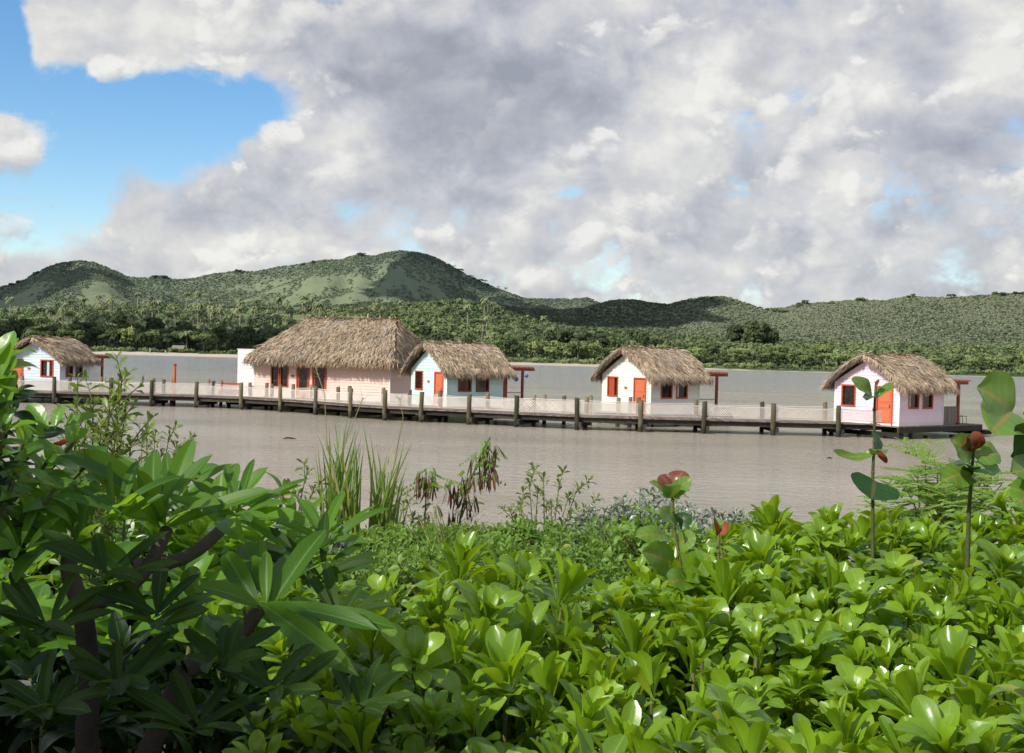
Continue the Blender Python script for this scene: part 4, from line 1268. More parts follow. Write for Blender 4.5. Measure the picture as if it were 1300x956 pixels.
def thatch_hip(x0, x1, y0, y1, rx0, rx1, zr, ze, rng, dens=260):
    """hip thatch: eaves rectangle, ridge from rx0 to rx1 along x"""
    m = MB(); ym = (y0 + y1) / 2
    A, B, C_, D_ = np.array([x0, y0, ze]), np.array([x1, y0, ze]), np.array([x1, y1, ze]), np.array([x0, y1, ze])
    R0, R1 = np.array([rx0, ym, zr]), np.array([rx1, ym, zr])
    faces = [(A, B, R1, R0), (B, C_, R1, R1), (C_, D_, R0, R1), (D_, A, R0, R0)]
    for (a, b, c, d_) in faces:
        G = 14
        tt = np.linspace(0, 1, G); uu = np.linspace(0, 1, G)
        def surf(u, t):
            lo_ = a[None] * (1 - u[:, None]) + b[None] * u[:, None]
            hi_ = d_[None] * (1 - u[:, None]) + c[None] * u[:, None]
            p = lo_ * (1 - t[:, None]) + hi_ * t[:, None]
            p[:, 2] += 0.14 * np.sin(t * PI)
            return p
        U, T = np.meshgrid(uu, tt)
        V = surf(U.ravel(), T.ravel())
        V[:, 2] += (fbm(V[:, 0] * 0.9, V[:, 1] * 0.9 + V[:, 2], 3) - 0.5) * 0.14
        i = np.arange(G * G).reshape(G, G)
        m.add(V, np.stack([i[:-1, :-1], i[:-1, 1:], i[1:, 1:], i[1:, :-1]], -1).reshape(-1, 4), None, (0.25, .5, .5), True)
        nr = np.cross(b - a, (d_ + c) / 2 - (a + b) / 2); nr /= np.linalg.norm(nr)
        if nr[2] < 0: nr = -nr
        dn = (a + b) / 2 - (c + d_) / 2; dn /= np.linalg.norm(dn)
        area = 0.5 * (np.linalg.norm(b - a) + np.linalg.norm(c - d_)) * np.linalg.norm((a + b) / 2 - (c + d_) / 2)
        n = int(dens * area)
        t = rng.rand(n * 2); u = rng.rand(n * 2)
        wtop = np.linalg.norm(c - d_) / np.linalg.norm(b - a)
        kp = rng.rand(n * 2) < (1 - t * (1 - wtop)); t = t[kp][:n] * 0.97 + 0.03; u = u[kp][:n]; n = len(t)
        P = surf(u, t)
        P2 = surf(u, t - 0.02)
        d = 0.5 * (P2 - P) / np.linalg.norm(P2 - P, axis=1)[:, None] + 0.5 * dn
        patch = fbm(P[:, 0] * 0.9 + P[:, 1] * .6, P[:, 2] * 2.2, 3)
        rnd = np.clip(0.52 * rng.rand(n) + 0.36 * patch + 0.18 * (1 - (t * 11) % 1.0) + 0.02, 0, 1)
        strands(m, P, d, np.tile(nr, (n, 1)), 0.5, 0.042, rng, rnd, 0.42, (0.02, 0.15))
        n = int(300 * np.linalg.norm(b - a))
        u = rng.rand(n); P = surf(u, np.clip(rng.uniform(-0.01, 0.08, n), 0, 1))
        hor = np.array([dn[0], dn[1], 0]); hor /= np.linalg.norm(hor)
        d = np.tile(hor * 0.42 + np.array([0, 0, -0.9]), (n, 1)) + rng.normal(size=(n, 3)) * 0.13
        d /= np.linalg.norm(d, axis=1)[:, None]
        strands(m, P, d, np.tile(hor * 0.85 + np.array([0, 0, .5]), (n, 1)), 0.42, 0.036, rng, np.clip(rng.rand(n) * 0.55 + 0.08, 0, 1), 0.3, (-.14, .08))
    n = int(150 * (rx1 - rx0 + 0.6))
    x = rng.uniform(rx0 - .3, rx1 + .3, n); sg = rng.choice([-1, 1], n)
    d = np.stack([rng.normal(size=n) * .45, sg * 0.8, -0.25 + rng.normal(size=n) * .25], -1); d /= np.linalg.norm(d, axis=1)[:, None]
    strands(m, np.stack([x, np.full(n, ym) - sg * .08, np.full(n, zr + .06)], -1), d, np.tile((0, 0, 1.), (n, 1)), 0.5, 0.055, rng, np.clip(rng.rand(n) * 0.5 + 0.25, 0, 1), .3, (0, .12))
    u = MB()
    a, b, c, d_ = [p - np.array([0, 0, 0.12]) for p in (A, B, C_, D_)]
    u.add([a + (.1, .1, 0), b + (-.1, .1, 0), c + (-.1, -.1, 0), d_ + (.1, -.1, 0)], [(0, 1, 2, 3)], None, (.5, .5, .5))
    return m, u

def local_frame(corner_px, d, theta, W):
    """origin of a hut whose front right corner is seen at corner_px, at depth d"""
    x, y = ground_xy(corner_px, d)
    rz = -theta
    ux, uy = math.cos(rz), math.sin(rz)
    return (x - ux * W / 2, y - uy * W / 2, 0.0), rz

def platform(parent, W, L, y0, y1, x0, x1, z, step=False):
    m = MB()
    y = y0
    while y < y1 - 0.05:
        m.box((x0, y, z - .05), (x1, min(y + .145, y1), z + rb.uniform(-.003, .003))); y += .155
    pf = m.build('platform', M_deck, parent)
    j = MB()
    for xx in (x0 + .05, (x0 + x1) / 2, x1 - .05):
        j.box((xx - .06, y0 + .03, z - .36), (xx + .06, y1 - .03, z - .052))
    for yy in (y0 + .3, y1 - .3):
        j.box((x0 + .02, yy - .08, z - .60), (x1 - .02, yy + .08, z - .362))
    j.build('joist', M_beam, pf)
    for xx in (x0 + .2, x1 - .2):
        for yy in np.arange(y0 + .3, y1, (y1 - y0 - .6) / 3 - 1e-6):
            t = MB(); t.tube([(xx, yy, -1.6), (xx, yy, z - .55)], 0.13, 9); t.build('pile', M_beam, pf)
    return pf

def make_hut(name, label, corner_px, d, theta, W, L, zb, wall_mat, seed, mirrored=False, porch=2.4, porch_style='', front='', side='', ridge=3.95, ext=0.0, nx0=0.35, nfront=0.35, group='small thatched huts along the boardwalk'):
    loc, rz = local_frame(corner_px, d, theta, W)
    t = thing(name, label, 'hut', (loc[0], loc[1], zb), rz, group)
    rng = np.random.RandomState(seed)
    H = 2.35
    zr = ridge - 0.12
    E = W / 2 + 0.50
    ze = 2.10
    slope = (zr - 0.25 - H) / (W / 2)
    X, Y_ = np.array([1.0, 0, 0]), np.array([0, 1.0, 0])
    # openings
    if mirrored: dr, wn = (0.05, 0.27), (0.63, 0.87)
    else: dr, wn = (0.665, 0.90), (0.115, 0.325)
    door = (dr[0] * W, dr[1] * W, 0.0, 2.12)
    win = (wn[0] * W, wn[1] * W, 0.98, 2.14)
    sw = [(0.20 * L, 0.42 * L, 0.98, 2.1), (0.52 * L, 0.74 * L, 0.98, 2.1)]
    m = MB()
    forg = np.array([-W / 2, 0, 0])
    top = zr - 0.25
    def gab(z):
        if z <= H: return (0, W)
        if z >= top: return None
        k = (z - H) / slope
        return (k, W - k)
    rows_wall(m, W, 0, top, forg, X, -Y_, [door, win], gab)
    sorg = np.array([W / 2, 0, 0])
    rows_wall(m, L, 0, H, sorg, Y_, X, sw)
    rows_wall(m, L, 0, H, np.array([-W / 2, L, 0]), -Y_, -X, sw)
    rows_wall(m, W, 0, top, np.array([W / 2, L, 0]), -X, Y_, [], gab)
    m.build('wall', wall_mat, t)
    tr = MB()
    for cx, cy in ((-W / 2, 0), (W / 2, 0), (-W / 2, L), (W / 2, L)):
        sx = 1 if cx > 0 else -1; sy = 1 if cy > 0 else -1
        tr.box((min(cx - .06 * sx, cx + .035 * sx), min(cy - .06 * sy, cy + .035 * sy), 0), (max(cx - .06 * sx, cx + .035 * sx), max(cy - .06 * sy, cy + .035 * sy), H - .02))
    tr.box((-W / 2 - .03, -.034, 0.002), (W / 2 + .03, -.0, 0.10)); tr.box((W / 2 + .0, 0.04, 0.002), (W / 2 + .034, L - .04, 0.10))
    tr.build('corner_trim', M_white if wall_mat is not M_cream else M_cream, t)
    make_door(t, forg, X, -Y_, door[0], door[1], door[3])
    make_window(t, forg, X, -Y_, *win, style=front)
    make_window(t, sorg, Y_, X, *sw[0], frame_mat=M_darkred if 'dk' in side else M_red, style=side if 'first' in side else '')
    make_window(t, sorg, Y_, X, *sw[1], frame_mat=M_darkred if 'dk' in side else M_red, style=side if 'second' in side else '')
    # plaque between door and window
    pl = MB(); an = np.linspace(0, 2 * PI, 13)[:-1]
    pu = (win[1] + door[0]) / 2 if not mirrored else (door[1] + win[0]) / 2 - 0.25
    c = np.array([-W / 2 + pu, -0.035, 1.52])
    ring = np.stack([np.cos(an) * .13, np.zeros(12), np.sin(an) * .085], -1) + c
    v = np.concatenate([ring, ring + (0, -.03, 0), [c + (0, -.035, 0)]])
    pl.add(v, [(k, (k + 1) % 12, 12 + (k + 1) % 12, 12 + k) for k in range(12)], [(12 + k, 12 + (k + 1) % 12, 24) for k in range(12)])
    pl.build('number_plaque', M_plaque, t)
    # roof
    th, un = thatch_gable(W, -0.42, L + 0.5, zr, ze, E, rng)
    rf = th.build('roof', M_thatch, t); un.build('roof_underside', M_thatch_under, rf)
    # dark ceiling so that nothing shows through under the thatch
    # porch at the back: posts, beam, low boards
    pb = MB()
    for xx in (W / 2 - .08, -W / 2 + .08):
        pb.box((xx - .07, L + 1.62, 0), (xx + .07, L + 1.76, 2.32))
    pb.build('porch_post', M_darkred, t)
    bm = MB()
    for xx in (W / 2 - .08, -W / 2 + .08):
        bm.box((xx - .055, L + 0.03, 2.322), (xx + .055, L + 2.65, 2.50))
    for yy in np.arange(L + .75, L + 2.6, .38):
        bm.box((-W / 2 - .25, yy - .035, 2.503), (W / 2 + .3, yy + .035, 2.60))
    bm.build('porch_beam', M_darkred, t)
    if 'fence' in porch_style:
        fb = MB(); y = L + 0.06
        while y < L + 1.6:
            fb.box((W / 2 - .1, y, 0.12), (W / 2 - .07, y + .13, 1.0)); y += .145
        fb.box((W / 2 - .115, L + .05, 1.0), (W / 2 - .055, L + 1.62, 1.06))
        fb.build('porch_screen', M_fence, t)
    if 'rail' in porch_style:
        fr = MB()
        for zz in (0.5, 0.86):
            fr.box((W / 2 - .1, L + .04, zz), (W / 2 - .05, L + 1.62, zz + .05))
        for yy in (L + .4, L + .8, L + 1.2):
            fr.box((W / 2 - .095, yy, .002), (W / 2 - .055, yy + .04, .498))
        fr.build('porch_rail', M_darkred if 'red' in porch_style else M_fence, t)
    if 'whitepanel' in porch_style:
        fr = MB(); rows_wall(fr, 1.3, 0.3, 2.0, np.array([W / 2 - .05, L + .1, 0]), Y_, X); fr.build('porch_screen', M_white, t)
    if 'cornerpost' in porch_style:
        fr = MB(); fr.box((W / 2 - .45, L + .05, 0.002), (W / 2 - .02, L + .42, 2.318)); fr.build('porch_pier', M_darkred, t)
    pf = platform(t, W, L, -nfront, L + porch, -W / 2 - nx0, W / 2 + 0.22 + ext, -0.004)
    return t

R_ = math.radians
hut1 = make_hut('thatched_hut', 'pale blue-white thatched hut with its door beside the leafy branch', 75.6, 81.5, R_(14.4), 4.15, 3.5, DECK_Z, M_white_blue, 1, True, 2.6, 'whitepanel', 'curtain', 'dk', ridge=3.85)
hut2 = make_hut('thatched_hut', 'pale teal thatched hut close beside the long pink house', 567.5, 71.4, R_(53), 4.15, 4.3, DECK_Z, M_teal, 2, False, 3.0, 'cornerpost rail', '', 'dk', ridge=4.1)
hut3 = make_hut('thatched_hut', 'cream white thatched hut with a red shuttered front window', 826.5, 68.0, R_(52), 4.25, 4.15, DECK_Z, M_cream, 3, False, 3.0, 'rail', 'shutter', 'curtain left second', ridge=4.05)
hut4 = make_hut('thatched_hut', 'lilac pink thatched hut at the end of the boardwalk', 1142, 62.4, R_(52), 4.2, 4.3, 0.72, M_lilac, 4, False, 3.9, 'fence', '', 'curtain left first', ridge=3.98)
# lower landing step behind the lilac hut
mb = MB(); mb.box((0.4, 4.3 + 3.92, -0.46), (2.45, 4.3 + 5.1, -0.36)); mb.box((0.5, 8.22, -.62), (2.3, 9.3, -.463))
mb.build('landing_step', M_beam, hut4)

# long pink house
Wb, Db, Hb = 10.3, 7.0, 2.9
loc, rz = local_frame(495, 77.0, R_(17), Wb)
house = thing('long_thatched_house', 'long shell pink house under a big hipped thatch roof', 'house', (loc[0], loc[1], DECK_Z), rz)
X, Y_ = np.array([1.0, 0, 0]), np.array([0, 1.0, 0])
forg = np.array([-Wb / 2, 0, 0])
sx = Wb / 10.3
win1 = (1.35 * sx, 2.65 * sx, 0.75, 2.3)
dr1 = (3.35 * sx, 4.25 * sx, 0.0, 2.3); dr2 = (4.55 * sx, 5.55 * sx, 0.0, 2.3)
m = MB()
rows_wall(m, Wb, 0, Hb, forg, X, -Y_, [win1, dr1, dr2])
rows_wall(m, Db, 0, Hb, np.array([Wb / 2, 0, 0]), Y_, X)
rows_wall(m, Db, 0, Hb, np.array([-Wb / 2, Db, 0]), -Y_, -X)
rows_wall(m, Wb, 0, Hb, np.array([Wb / 2, Db, 0]), -X, Y_)
m.build('wall', M_pink, house)
m = MB()
for cx in (-Wb / 2, Wb / 2):
    s = 1 if cx > 0 else -1
    m.box((min(cx - .07 * s, cx + .035 * s), -.035, 0), (max(cx - .07 * s, cx + .035 * s), .07, Hb - .02))
m.build('corner_trim', M_white, house)
um = (win1[0] + win1[1]) / 2
make_window(house, forg, X, -Y_, win1[0], um - .06, win1[2], win1[3])
make_window(house, forg, X, -Y_, um + .06, win1[1], win1[2], win1[3])
make_door(house, forg, X, -Y_, dr1[0], dr1[1], 2.3, True)
make_door(house, forg, X, -Y_, dr2[0], dr2[1], 2.3, True)
pl = MB(); pl.box((-Wb / 2 + 2.9, -.05, 1.45), (-Wb / 2 + 3.1, -.03, 1.6)); pl.build('number_plaque', M_plaque, house)
rngb = np.random.RandomState(17)
th, un = thatch_hip(-Wb / 2 - .3, Wb / 2 + .65, -.8, Db + .8, -2.75, 4.0, 5.55, 2.62, rngb)
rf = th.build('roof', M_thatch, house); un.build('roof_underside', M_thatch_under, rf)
m = MB()
rows_wall(m, 1.5, 0, 3.25, np.array([-Wb / 2 - 1.52, 0.35, 0]), X, -Y_)
rows_wall(m, 3.0, 0, 3.25, np.array([-Wb / 2 - 1.52, 3.35, 0]), -Y_, -X)
m.box((-Wb / 2 - 1.5, .4, 0.01), (-Wb / 2 - .03, 3.3, 3.22))
m.box((-Wb / 2 - 1.57, .3, 3.25), (-Wb / 2 - .0, 3.4, 3.31))
m.build('side_block', M_white, house)
platform(house, Wb, Db, -.9, Db + .4, -Wb / 2 - 1.8, Wb / 2 + .5, -.008)

# blue glazed pots hanging from the porch beam of the teal hut
def hang_pot(px, y, d, r, label):
    p = on_depth(px, y, d)
    t = thing('hanging_pot', label, 'pot', p, 0, None)
    m = MB()
    prof_ = [(0.0, -r), (r * .55, -r * .85), (r * .95, -r * .3), (r, .1 * r), (r * .8, r * .6), (r * .5, r * .8), (r * .55, r * .95), (r * .42, r * .95)]
    nn = 14; V = []
    for a, z in prof_:
        for k in range(nn): V.append((a * math.cos(2 * PI * k / nn), a * math.sin(2 * PI * k / nn), z))
    m.add(V, [(i * nn + k, i * nn + (k + 1) % nn, (i + 1) * nn + (k + 1) % nn, (i + 1) * nn + k) for i in range(len(prof_) - 1) for k in range(nn)], None, (.3, .5, .5), True)
    m.build('pot_body', M_blue, t)
    c = MB(); zc = (hut2.location[2] + 2.33) - p[2]
    c.tube([(0, 0, r * .6), (0, 0, max(zc, r + .1))], 0.012, 5); c.build('cord', M_rope, t)
    return t
hang_pot(655.5, 481.5, 75.0, 0.15, "bright blue pot hanging lower, beside the teal hut's dark porch pier")
hang_pot(668.5, 477.0, 77.2, 0.13, "bright blue pot hanging higher, near the teal hut's outer porch post")

# red pole and small things on the walkway
p = np.array(ground_xy(221.5, 80.2))
t = thing('red_pole', 'tall thin red pole rising behind the boardwalk rail', 'pole', (p[0], p[1], 0))
m = MB(); m.tube([(0, 0, -1.2), (0, 0, 1.2), (0, 0, 2.84)], [.11, .11, .105], 10); m.build('shaft', M_red, t)
m = MB(); m.tube([(0, 0, 2.80), (0, 0, 2.90)], [.13, .12], 10); m.build('cap', M_darkred, t)

def bench(px, d, theta, label):
    p = np.array(ground_xy(px, d))
    t = thing('slatted_bench', label, 'bench', (p[0], p[1], DECK_Z), -theta)
    m = MB()
    for k in range(4): m.box((-.75, -.22 + k * .12, .42), (.75, -.12 + k * .12, .455))
    m.build('seat', M_red, t)
    m = MB()
    for k in range(3): m.box((-.75, .255, .55 + k * .13), (.75, .285, .65 + k * .13))
    m.build('backrest', M_red, t)
    for x in (-.68, .68):
        m = MB(); m.box((x - .035, .2, 0), (x + .035, .25, .94)); m.build('leg', M_red, t)
        m = MB(); m.box((x - .035, -.2, 0), (x + .035, -.14, .418)); m.build('leg', M_red, t)
    return t
bench(292, 79.5, R_(6), 'orange-red slatted bench against the white side block of the long pink house')
# lounge chair on the cream hut's deck, folding stool on the lilac hut's porch
def local_pt(hut, x, y, z):
    a = hut.rotation_euler[2]
    return (hut.location[0] + math.cos(a) * x - math.sin(a) * y, hut.location[1] + math.sin(a) * x + math.cos(a) * y, hut.location[2] + z)
t = thing('deck_lounger', 'low brown slatted lounger on the deck behind the cream hut', 'lounger', local_pt(hut3, 1.9, 4.15 + 1.9, 0), hut3.rotation_euler[2] + 0.9)
m = MB()
for k in range(12): m.box((-.9 + k * .15, -.32, .28), (-.78 + k * .15, .32, .315))
m.build('seat', M_deck, t)
for x in (-.8, .8):
    for y in (-.28, .28):
        m = MB(); m.box((x - .03, y - .03, 0), (x + .03, y + .03, .278)); m.build('leg', M_deck, t)
t = thing('tube_stool', 'small tube-framed stool beside the lilac hut porch post', 'stool', local_pt(hut4, 1.95, 4.3 + 2.2, 0), hut4.rotation_euler[2])
m = MB(); m.box((-.22, -.22, .47), (.22, .22, .5)); m.build('seat', M_fence, t)
for y in (-.2, .2):
    m = MB(); m.tube([(-.2, y, 0), (-.2, y, .45), (-.17, y, .468), (.17, y, .468), (.2, y, .45), (.2, y, 0)], .016, 6); m.build('leg', M_beam, t)
# pale buoy bundle on the net
p = on_depth(208.7, 488, near_depth(208) + 2.7)
t = thing('net_float', 'small straw coloured float tied on the rope netting near the red pole', 'float', p)
m = MB(); m.tube([(0, 0, .22), (0, 0, .12), (0, 0, 0), (0, 0, -.14), (.02, 0, -.2)], [.03, .09, .12, .1, .02], 9); m.build('float_body', M_rope, t)
m = MB(); m.tube([(0, 0, .2), (0.01, 0, .34)], .012, 5); m.build('tie', M_rope, t)
# thatched shack on the far bank, stumps on the beach, stick in the water
p = ground_xy(226, 731)
t = thing('shore_shack', 'tiny grey roofed shack under the dark trees of the far bank', 'shack', (p[0], p[1], 2.0))
m = MB()
m.box((-3, -2, 0), (3, 2, 2.6)); m.build('wall', M_fence, t)
m = MB(); m.add([(-4, -3, 2.4), (4, -3, 2.4), (4, 0, 4.6), (-4, 0, 4.6), (-4, 3, 2.4), (4, 3, 2.4)], [(0, 1, 2, 3), (3, 2, 5, 4)]); m.build('roof', M_fence, t)
for px, h, lab in ((189.5, 4.2, 'forked driftwood stump on the far beach, taller of two'), (209, 3.0, 'short driftwood stump on the far beach, lower of two')):
    p = ground_xy(px, 708)
    m = MB(); m.tube([(0, 0, -.6), (.2, 0, h * .5), (-.1, 0, h)], [.5, .4, .15], 7); m.tube([(.2, 0, h * .5), (.9, .1, h * .85)], [.3, .1], 6); m.tube([(-1.6, 0, .1), (1.8, 0, .35)], [.35, .2], 6)
    o = m.build('driftwood_stump', M_sand); o.location = (p[0], p[1], .5); tag(o, lab, 'driftwood')
p = on_depth(367.5, 556.5, 1); 
r_ = ray(367.5, 557); tt_ = -3.9 / r_[2]; p = EYE + r_ * tt_
m = MB(); m.tube([(-.3, 0, .0), (-.1, .03, .045), (.1, .02, .03), (.3, 0, .01)], [.02, .04, .035, .01], 6)
o = m.build('floating_stick', M_beam); o.location = tuple(p); tag(o, 'dark stick floating on the brown water in front of the long pink house', 'stick')
r_ = ray(1053, 582); p = EYE + r_ * (-3.9 / r_[2])
m = MB(); m.tube([(-.12, 0, .0), (0, .02, .04), (.12, 0, .01)], [.015, .035, .012], 6)
o = m.build('floating_stick', M_beam); o.location = tuple(p); tag(o, 'tiny dark bit of wood floating below the lilac hut', 'stick')
# ------------------------------------------------------------------ near vegetation
_on_depth = on_depth
def VD(d): return d * 1.35 if 4.85 <= d < 10 else d
def on_depth(x, y, d): return _on_depth(x, y, VD(d))

def leaf_tpl(L, W, shape='obovate', nt=7, nv=5, bend=0.35, fold=0.25, wave=0.0, petiole=0.0):
    """leaf along +Y, upper side +Z; attributes: r later, g along, b across"""
    t = np.linspace(0, 1, nt)
    if shape == 'obovate': w = np.interp(t, [0, .12, .35, .6, .78, .88, .95, 1], [.10, .17, .46, .86, 1.0, .93, .70, .30])
    elif shape == 'oblong': w = np.interp(t, [0, .08, .25, .5, .72, .88, .96, 1], [.08, .22, .68, .98, 1.0, .72, .38, .04])
    elif shape == 'oval': w = np.interp(t, [0, .06, .2, .42, .65, .85, .95, 1], [.05, .3, .8, 1.0, .86, .45, .16, .02])
    elif shape == 'round': w = np.interp(t, [0, .03, .12, .3, .5, .72, .88, .96, 1], [.28, .55, .82, 1.0, 1.02, .92, .66, .38, .1])
    else: w = np.interp(t, [0, .1, .5, .8, 1], [.3, .8, 1, .6, .03])
    u = np.linspace(-1, 1, nv)
    ang = bend * t
    # centre line bends downwards
    tb = bend * 1.9 * t ** 1.6
    dy = np.cos(tb); dz = -np.sin(tb)
    y = np.concatenate([[0], np.cumsum((dy[1:] + dy[:-1]) / 2)]) * L / (nt - 1)
    z = np.concatenate([[0], np.cumsum((dz[1:] + dz[:-1]) / 2)]) * L / (nt - 1)
    V = []; A = []
    for i in range(nt):
        for j in range(nv):
            ww = w[i] * W / 2
            V.append((u[j] * ww, y[i], z[i] + fold * abs(u[j]) * ww + wave * W * math.sin(t[i] * 11 + u[j] * 1.5) * abs(u[j])))
            A.append((0, t[i], abs(u[j])))
    V = np.array(V); V[:, 1] += petiole
    q = [(i * nv + j, i * nv + j + 1, (i + 1) * nv + j + 1, (i + 1) * nv + j) for i in range(nt - 1) for j in range(nv - 1)]
    return V, np.array(q), np.array(A, float)

def rosette(m, tip, axis, tpl, n, el, sizes, rng, az0=None, rnd=(0, 1)):
    """leaves spiralling about an axis; el = (inner, outer) angle from the axis"""
    Fm = frame_to(axis)
    i = np.arange(n)
    az = i * 2.39996 + (rng.uniform(0, 6.28) if az0 is None else az0) + rng.uniform(-.2, .2, n)
    e = np.interp(i, [0, max(n - 1, 1)], el) + rng.uniform(-.12, .12, n)
    s = np.interp(i, [0, n * .35, n - 1], [sizes[0] * .55, sizes[1], sizes[1] * .92]) * rng.uniform(.82, 1.15, n)
    M = np.einsum('ij,njk->nik', Fm, Rz(az) @ Rx(PI / 2 - e) @ Ry(rng.uniform(-.25, .25, n)))
    M = M * s[:, None, None]
    loc = np.asarray(tip)[None, :] - np.asarray(axis)[None, :] * (np.linspace(0, 1, n) * 0.05)[:, None]
    m.inst(tpl, M, loc, rng.uniform(rnd[0], rnd[1], n))

SPOON = [leaf_tpl(1, .33, 'obovate', 11, 5, .45, .42, .025), leaf_tpl(1, .37, 'obovate', 11, 5, .8, .3, .035), leaf_tpl(1, .30, 'obovate', 11, 5, .2, .5, .02)]
OVAL = [leaf_tpl(1, .5, 'oval', 8, 5, .5, .3, .015), leaf_tpl(1, .44, 'oval', 8, 5, .25, .35, .01)]
OBLONG = [leaf_tpl(1, .24, 'oblong', 10, 5, .22, .35, .01), leaf_tpl(1, .27, 'oblong', 10, 5, .42, .28, .015)]
ROUND = [leaf_tpl(1, 1.05, 'round', 9, 7, .28, .16, .01), leaf_tpl(1, 1.12, 'round', 9, 7, .55, .28, .015)]
LANCE = [leaf_tpl(1, .3, 'oval', 5, 3, .4, .3)]
SMALL = [leaf_tpl(1, .42, 'obovate', 4, 3, .25, .35)]

def curve(a, b, bow, n=5, rng=None):
    a = np.asarray(a, float); b = np.asarray(b, float)
    t = np.linspace(0, 1, n)[:, None]
    return a * (1 - t) + b * t + np.asarray(bow) * np.sin(t * PI)

def shrub_proto(name, label, cat, seed, rad, hgt, n_tip, tpls, leaf, n_leaf, mat, mat_low, el=(.25, 1.35), stem_r=.009, low=True, tilt=.55):
    rng = np.random.RandomState(seed)
    t = thing(name, label, cat)
    f = MB(); lo_ = MB(); b = MB()
    for i in range(n_tip):
        a = i * 2.39996; rr = rad * math.sqrt((i + .5) / n_tip)
        p = np.array([rr * math.cos(a) + rng.uniform(-.04, .04), rr * math.sin(a) + rng.uniform(-.04, .04), hgt * (1 - .16 * (rr / rad) ** 2) + rng.uniform(-.09, .05)])
        ax = np.array([math.cos(a) * rr / rad * tilt, math.sin(a) * rr / rad * tilt, 1]) + np.append(rng.uniform(-.42, .42, 2), 0)
        ax /= np.linalg.norm(ax)
        ls_ = leaf * rng.uniform(.78, 1.28)
        rosette(f, p, ax, tpls[rng.randint(len(tpls))], n_leaf + rng.randint(-3, 3), el, (ls_, ls_), rng, rnd=(.1, 1))
        base = np.array([p[0] * .25, p[1] * .25, 0])
        pts = curve(base, p, (p[0] * .12, p[1] * .12, -.03), 6)
        b.tube(pts, np.linspace(stem_r * 1.5, stem_r * .8, 6), 6)
        if low:
            for k in (1, 2, 2, 3, 4):
                q = pts[k] + rng.uniform(-.05, .05, 3)
                ax2 = np.array([math.cos(a + rng.uniform(-1, 1)), math.sin(a + rng.uniform(-1, 1)), .7]); ax2 /= np.linalg.norm(ax2)
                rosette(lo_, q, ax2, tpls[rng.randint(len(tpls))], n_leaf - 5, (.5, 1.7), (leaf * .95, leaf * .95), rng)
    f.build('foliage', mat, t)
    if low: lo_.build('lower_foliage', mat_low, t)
    b.build('stem', M_stem, t)
    return t

def zone_label(px, front):
    if px < 560: c = 'beside the dark frangipani'
    elif px < 700: c = 'below the dry pod plants'
    elif px < 830: c = 'below the cream hut'
    elif px < 960: c = 'around the copper leafed sea grape'
    elif px < 1090: c = 'on the water side of the sea grape seedling'
    elif px < 1200: c = 'around the tall sea grape seedling'
    else: c = 'under the big round sea grape leaves'
    return ('front row' if front else 'back row'), c

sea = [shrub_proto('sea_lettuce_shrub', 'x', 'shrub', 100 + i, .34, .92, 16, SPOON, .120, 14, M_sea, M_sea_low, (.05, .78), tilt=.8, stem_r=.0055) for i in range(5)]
first_use = set()
def place(ps, px, d, top, rng, label, group, hgt=.92, s=1.0, rz=None):
    p = ps[rng.randint(len(ps))]
    k = (px - CX) / F_PX
    x, y = k * d, d
    z = top - hgt * s
    rz = rng.uniform(0, 6.28) if rz is None else rz
    sc3 = (s * rng.uniform(.92, 1.1),) * 2 + (s * rng.uniform(.95, 1.06),)
    if p.name not in first_use:
        first_use.add(p.name)
        p.location = (x, y, z); p.rotation_euler = (0, 0, rz); p.scale = sc3; p['label'] = label; p['group'] = group
        return p
    return dup(p, (x, y, z), rz, sc3, label, group)

def hedge_top(px, d):
    """height of the hedge surface"""
    k = (px - CX) / F_PX
    yb = np.interp(px, [400, 480, 560, 640, 760, 860, 940, 985, 1060, 1150, 1300, 1500], [700, 705, 705, 712, 715, 700, 655, 634, 630, 628, 620, 600])   # photo row of its far edge
    dback = np.interp(px, [400, 560, 760, 900, 985, 1300], [3.2, 3.4, 3.6, 4.2, 4.8, 5.0])
    zt = 3.9 - (yb - yh(px)) / F_PX * dback
    zf = 3.12
    t = np.clip((d - 1.7) / (dback - 1.7), 0, 1)
    return zf * (1 - t) + zt * t, dback
rng = np.random.RandomState(5)
cnt = 0
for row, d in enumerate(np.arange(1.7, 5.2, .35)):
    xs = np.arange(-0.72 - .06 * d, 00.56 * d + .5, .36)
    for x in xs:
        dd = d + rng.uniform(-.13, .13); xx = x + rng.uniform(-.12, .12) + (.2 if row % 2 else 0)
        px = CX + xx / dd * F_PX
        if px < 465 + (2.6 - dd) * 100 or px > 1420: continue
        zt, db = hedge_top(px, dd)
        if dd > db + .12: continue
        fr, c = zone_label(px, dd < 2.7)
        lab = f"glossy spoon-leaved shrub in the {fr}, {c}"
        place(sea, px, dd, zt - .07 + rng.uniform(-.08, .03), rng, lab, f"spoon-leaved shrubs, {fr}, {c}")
        cnt += 1

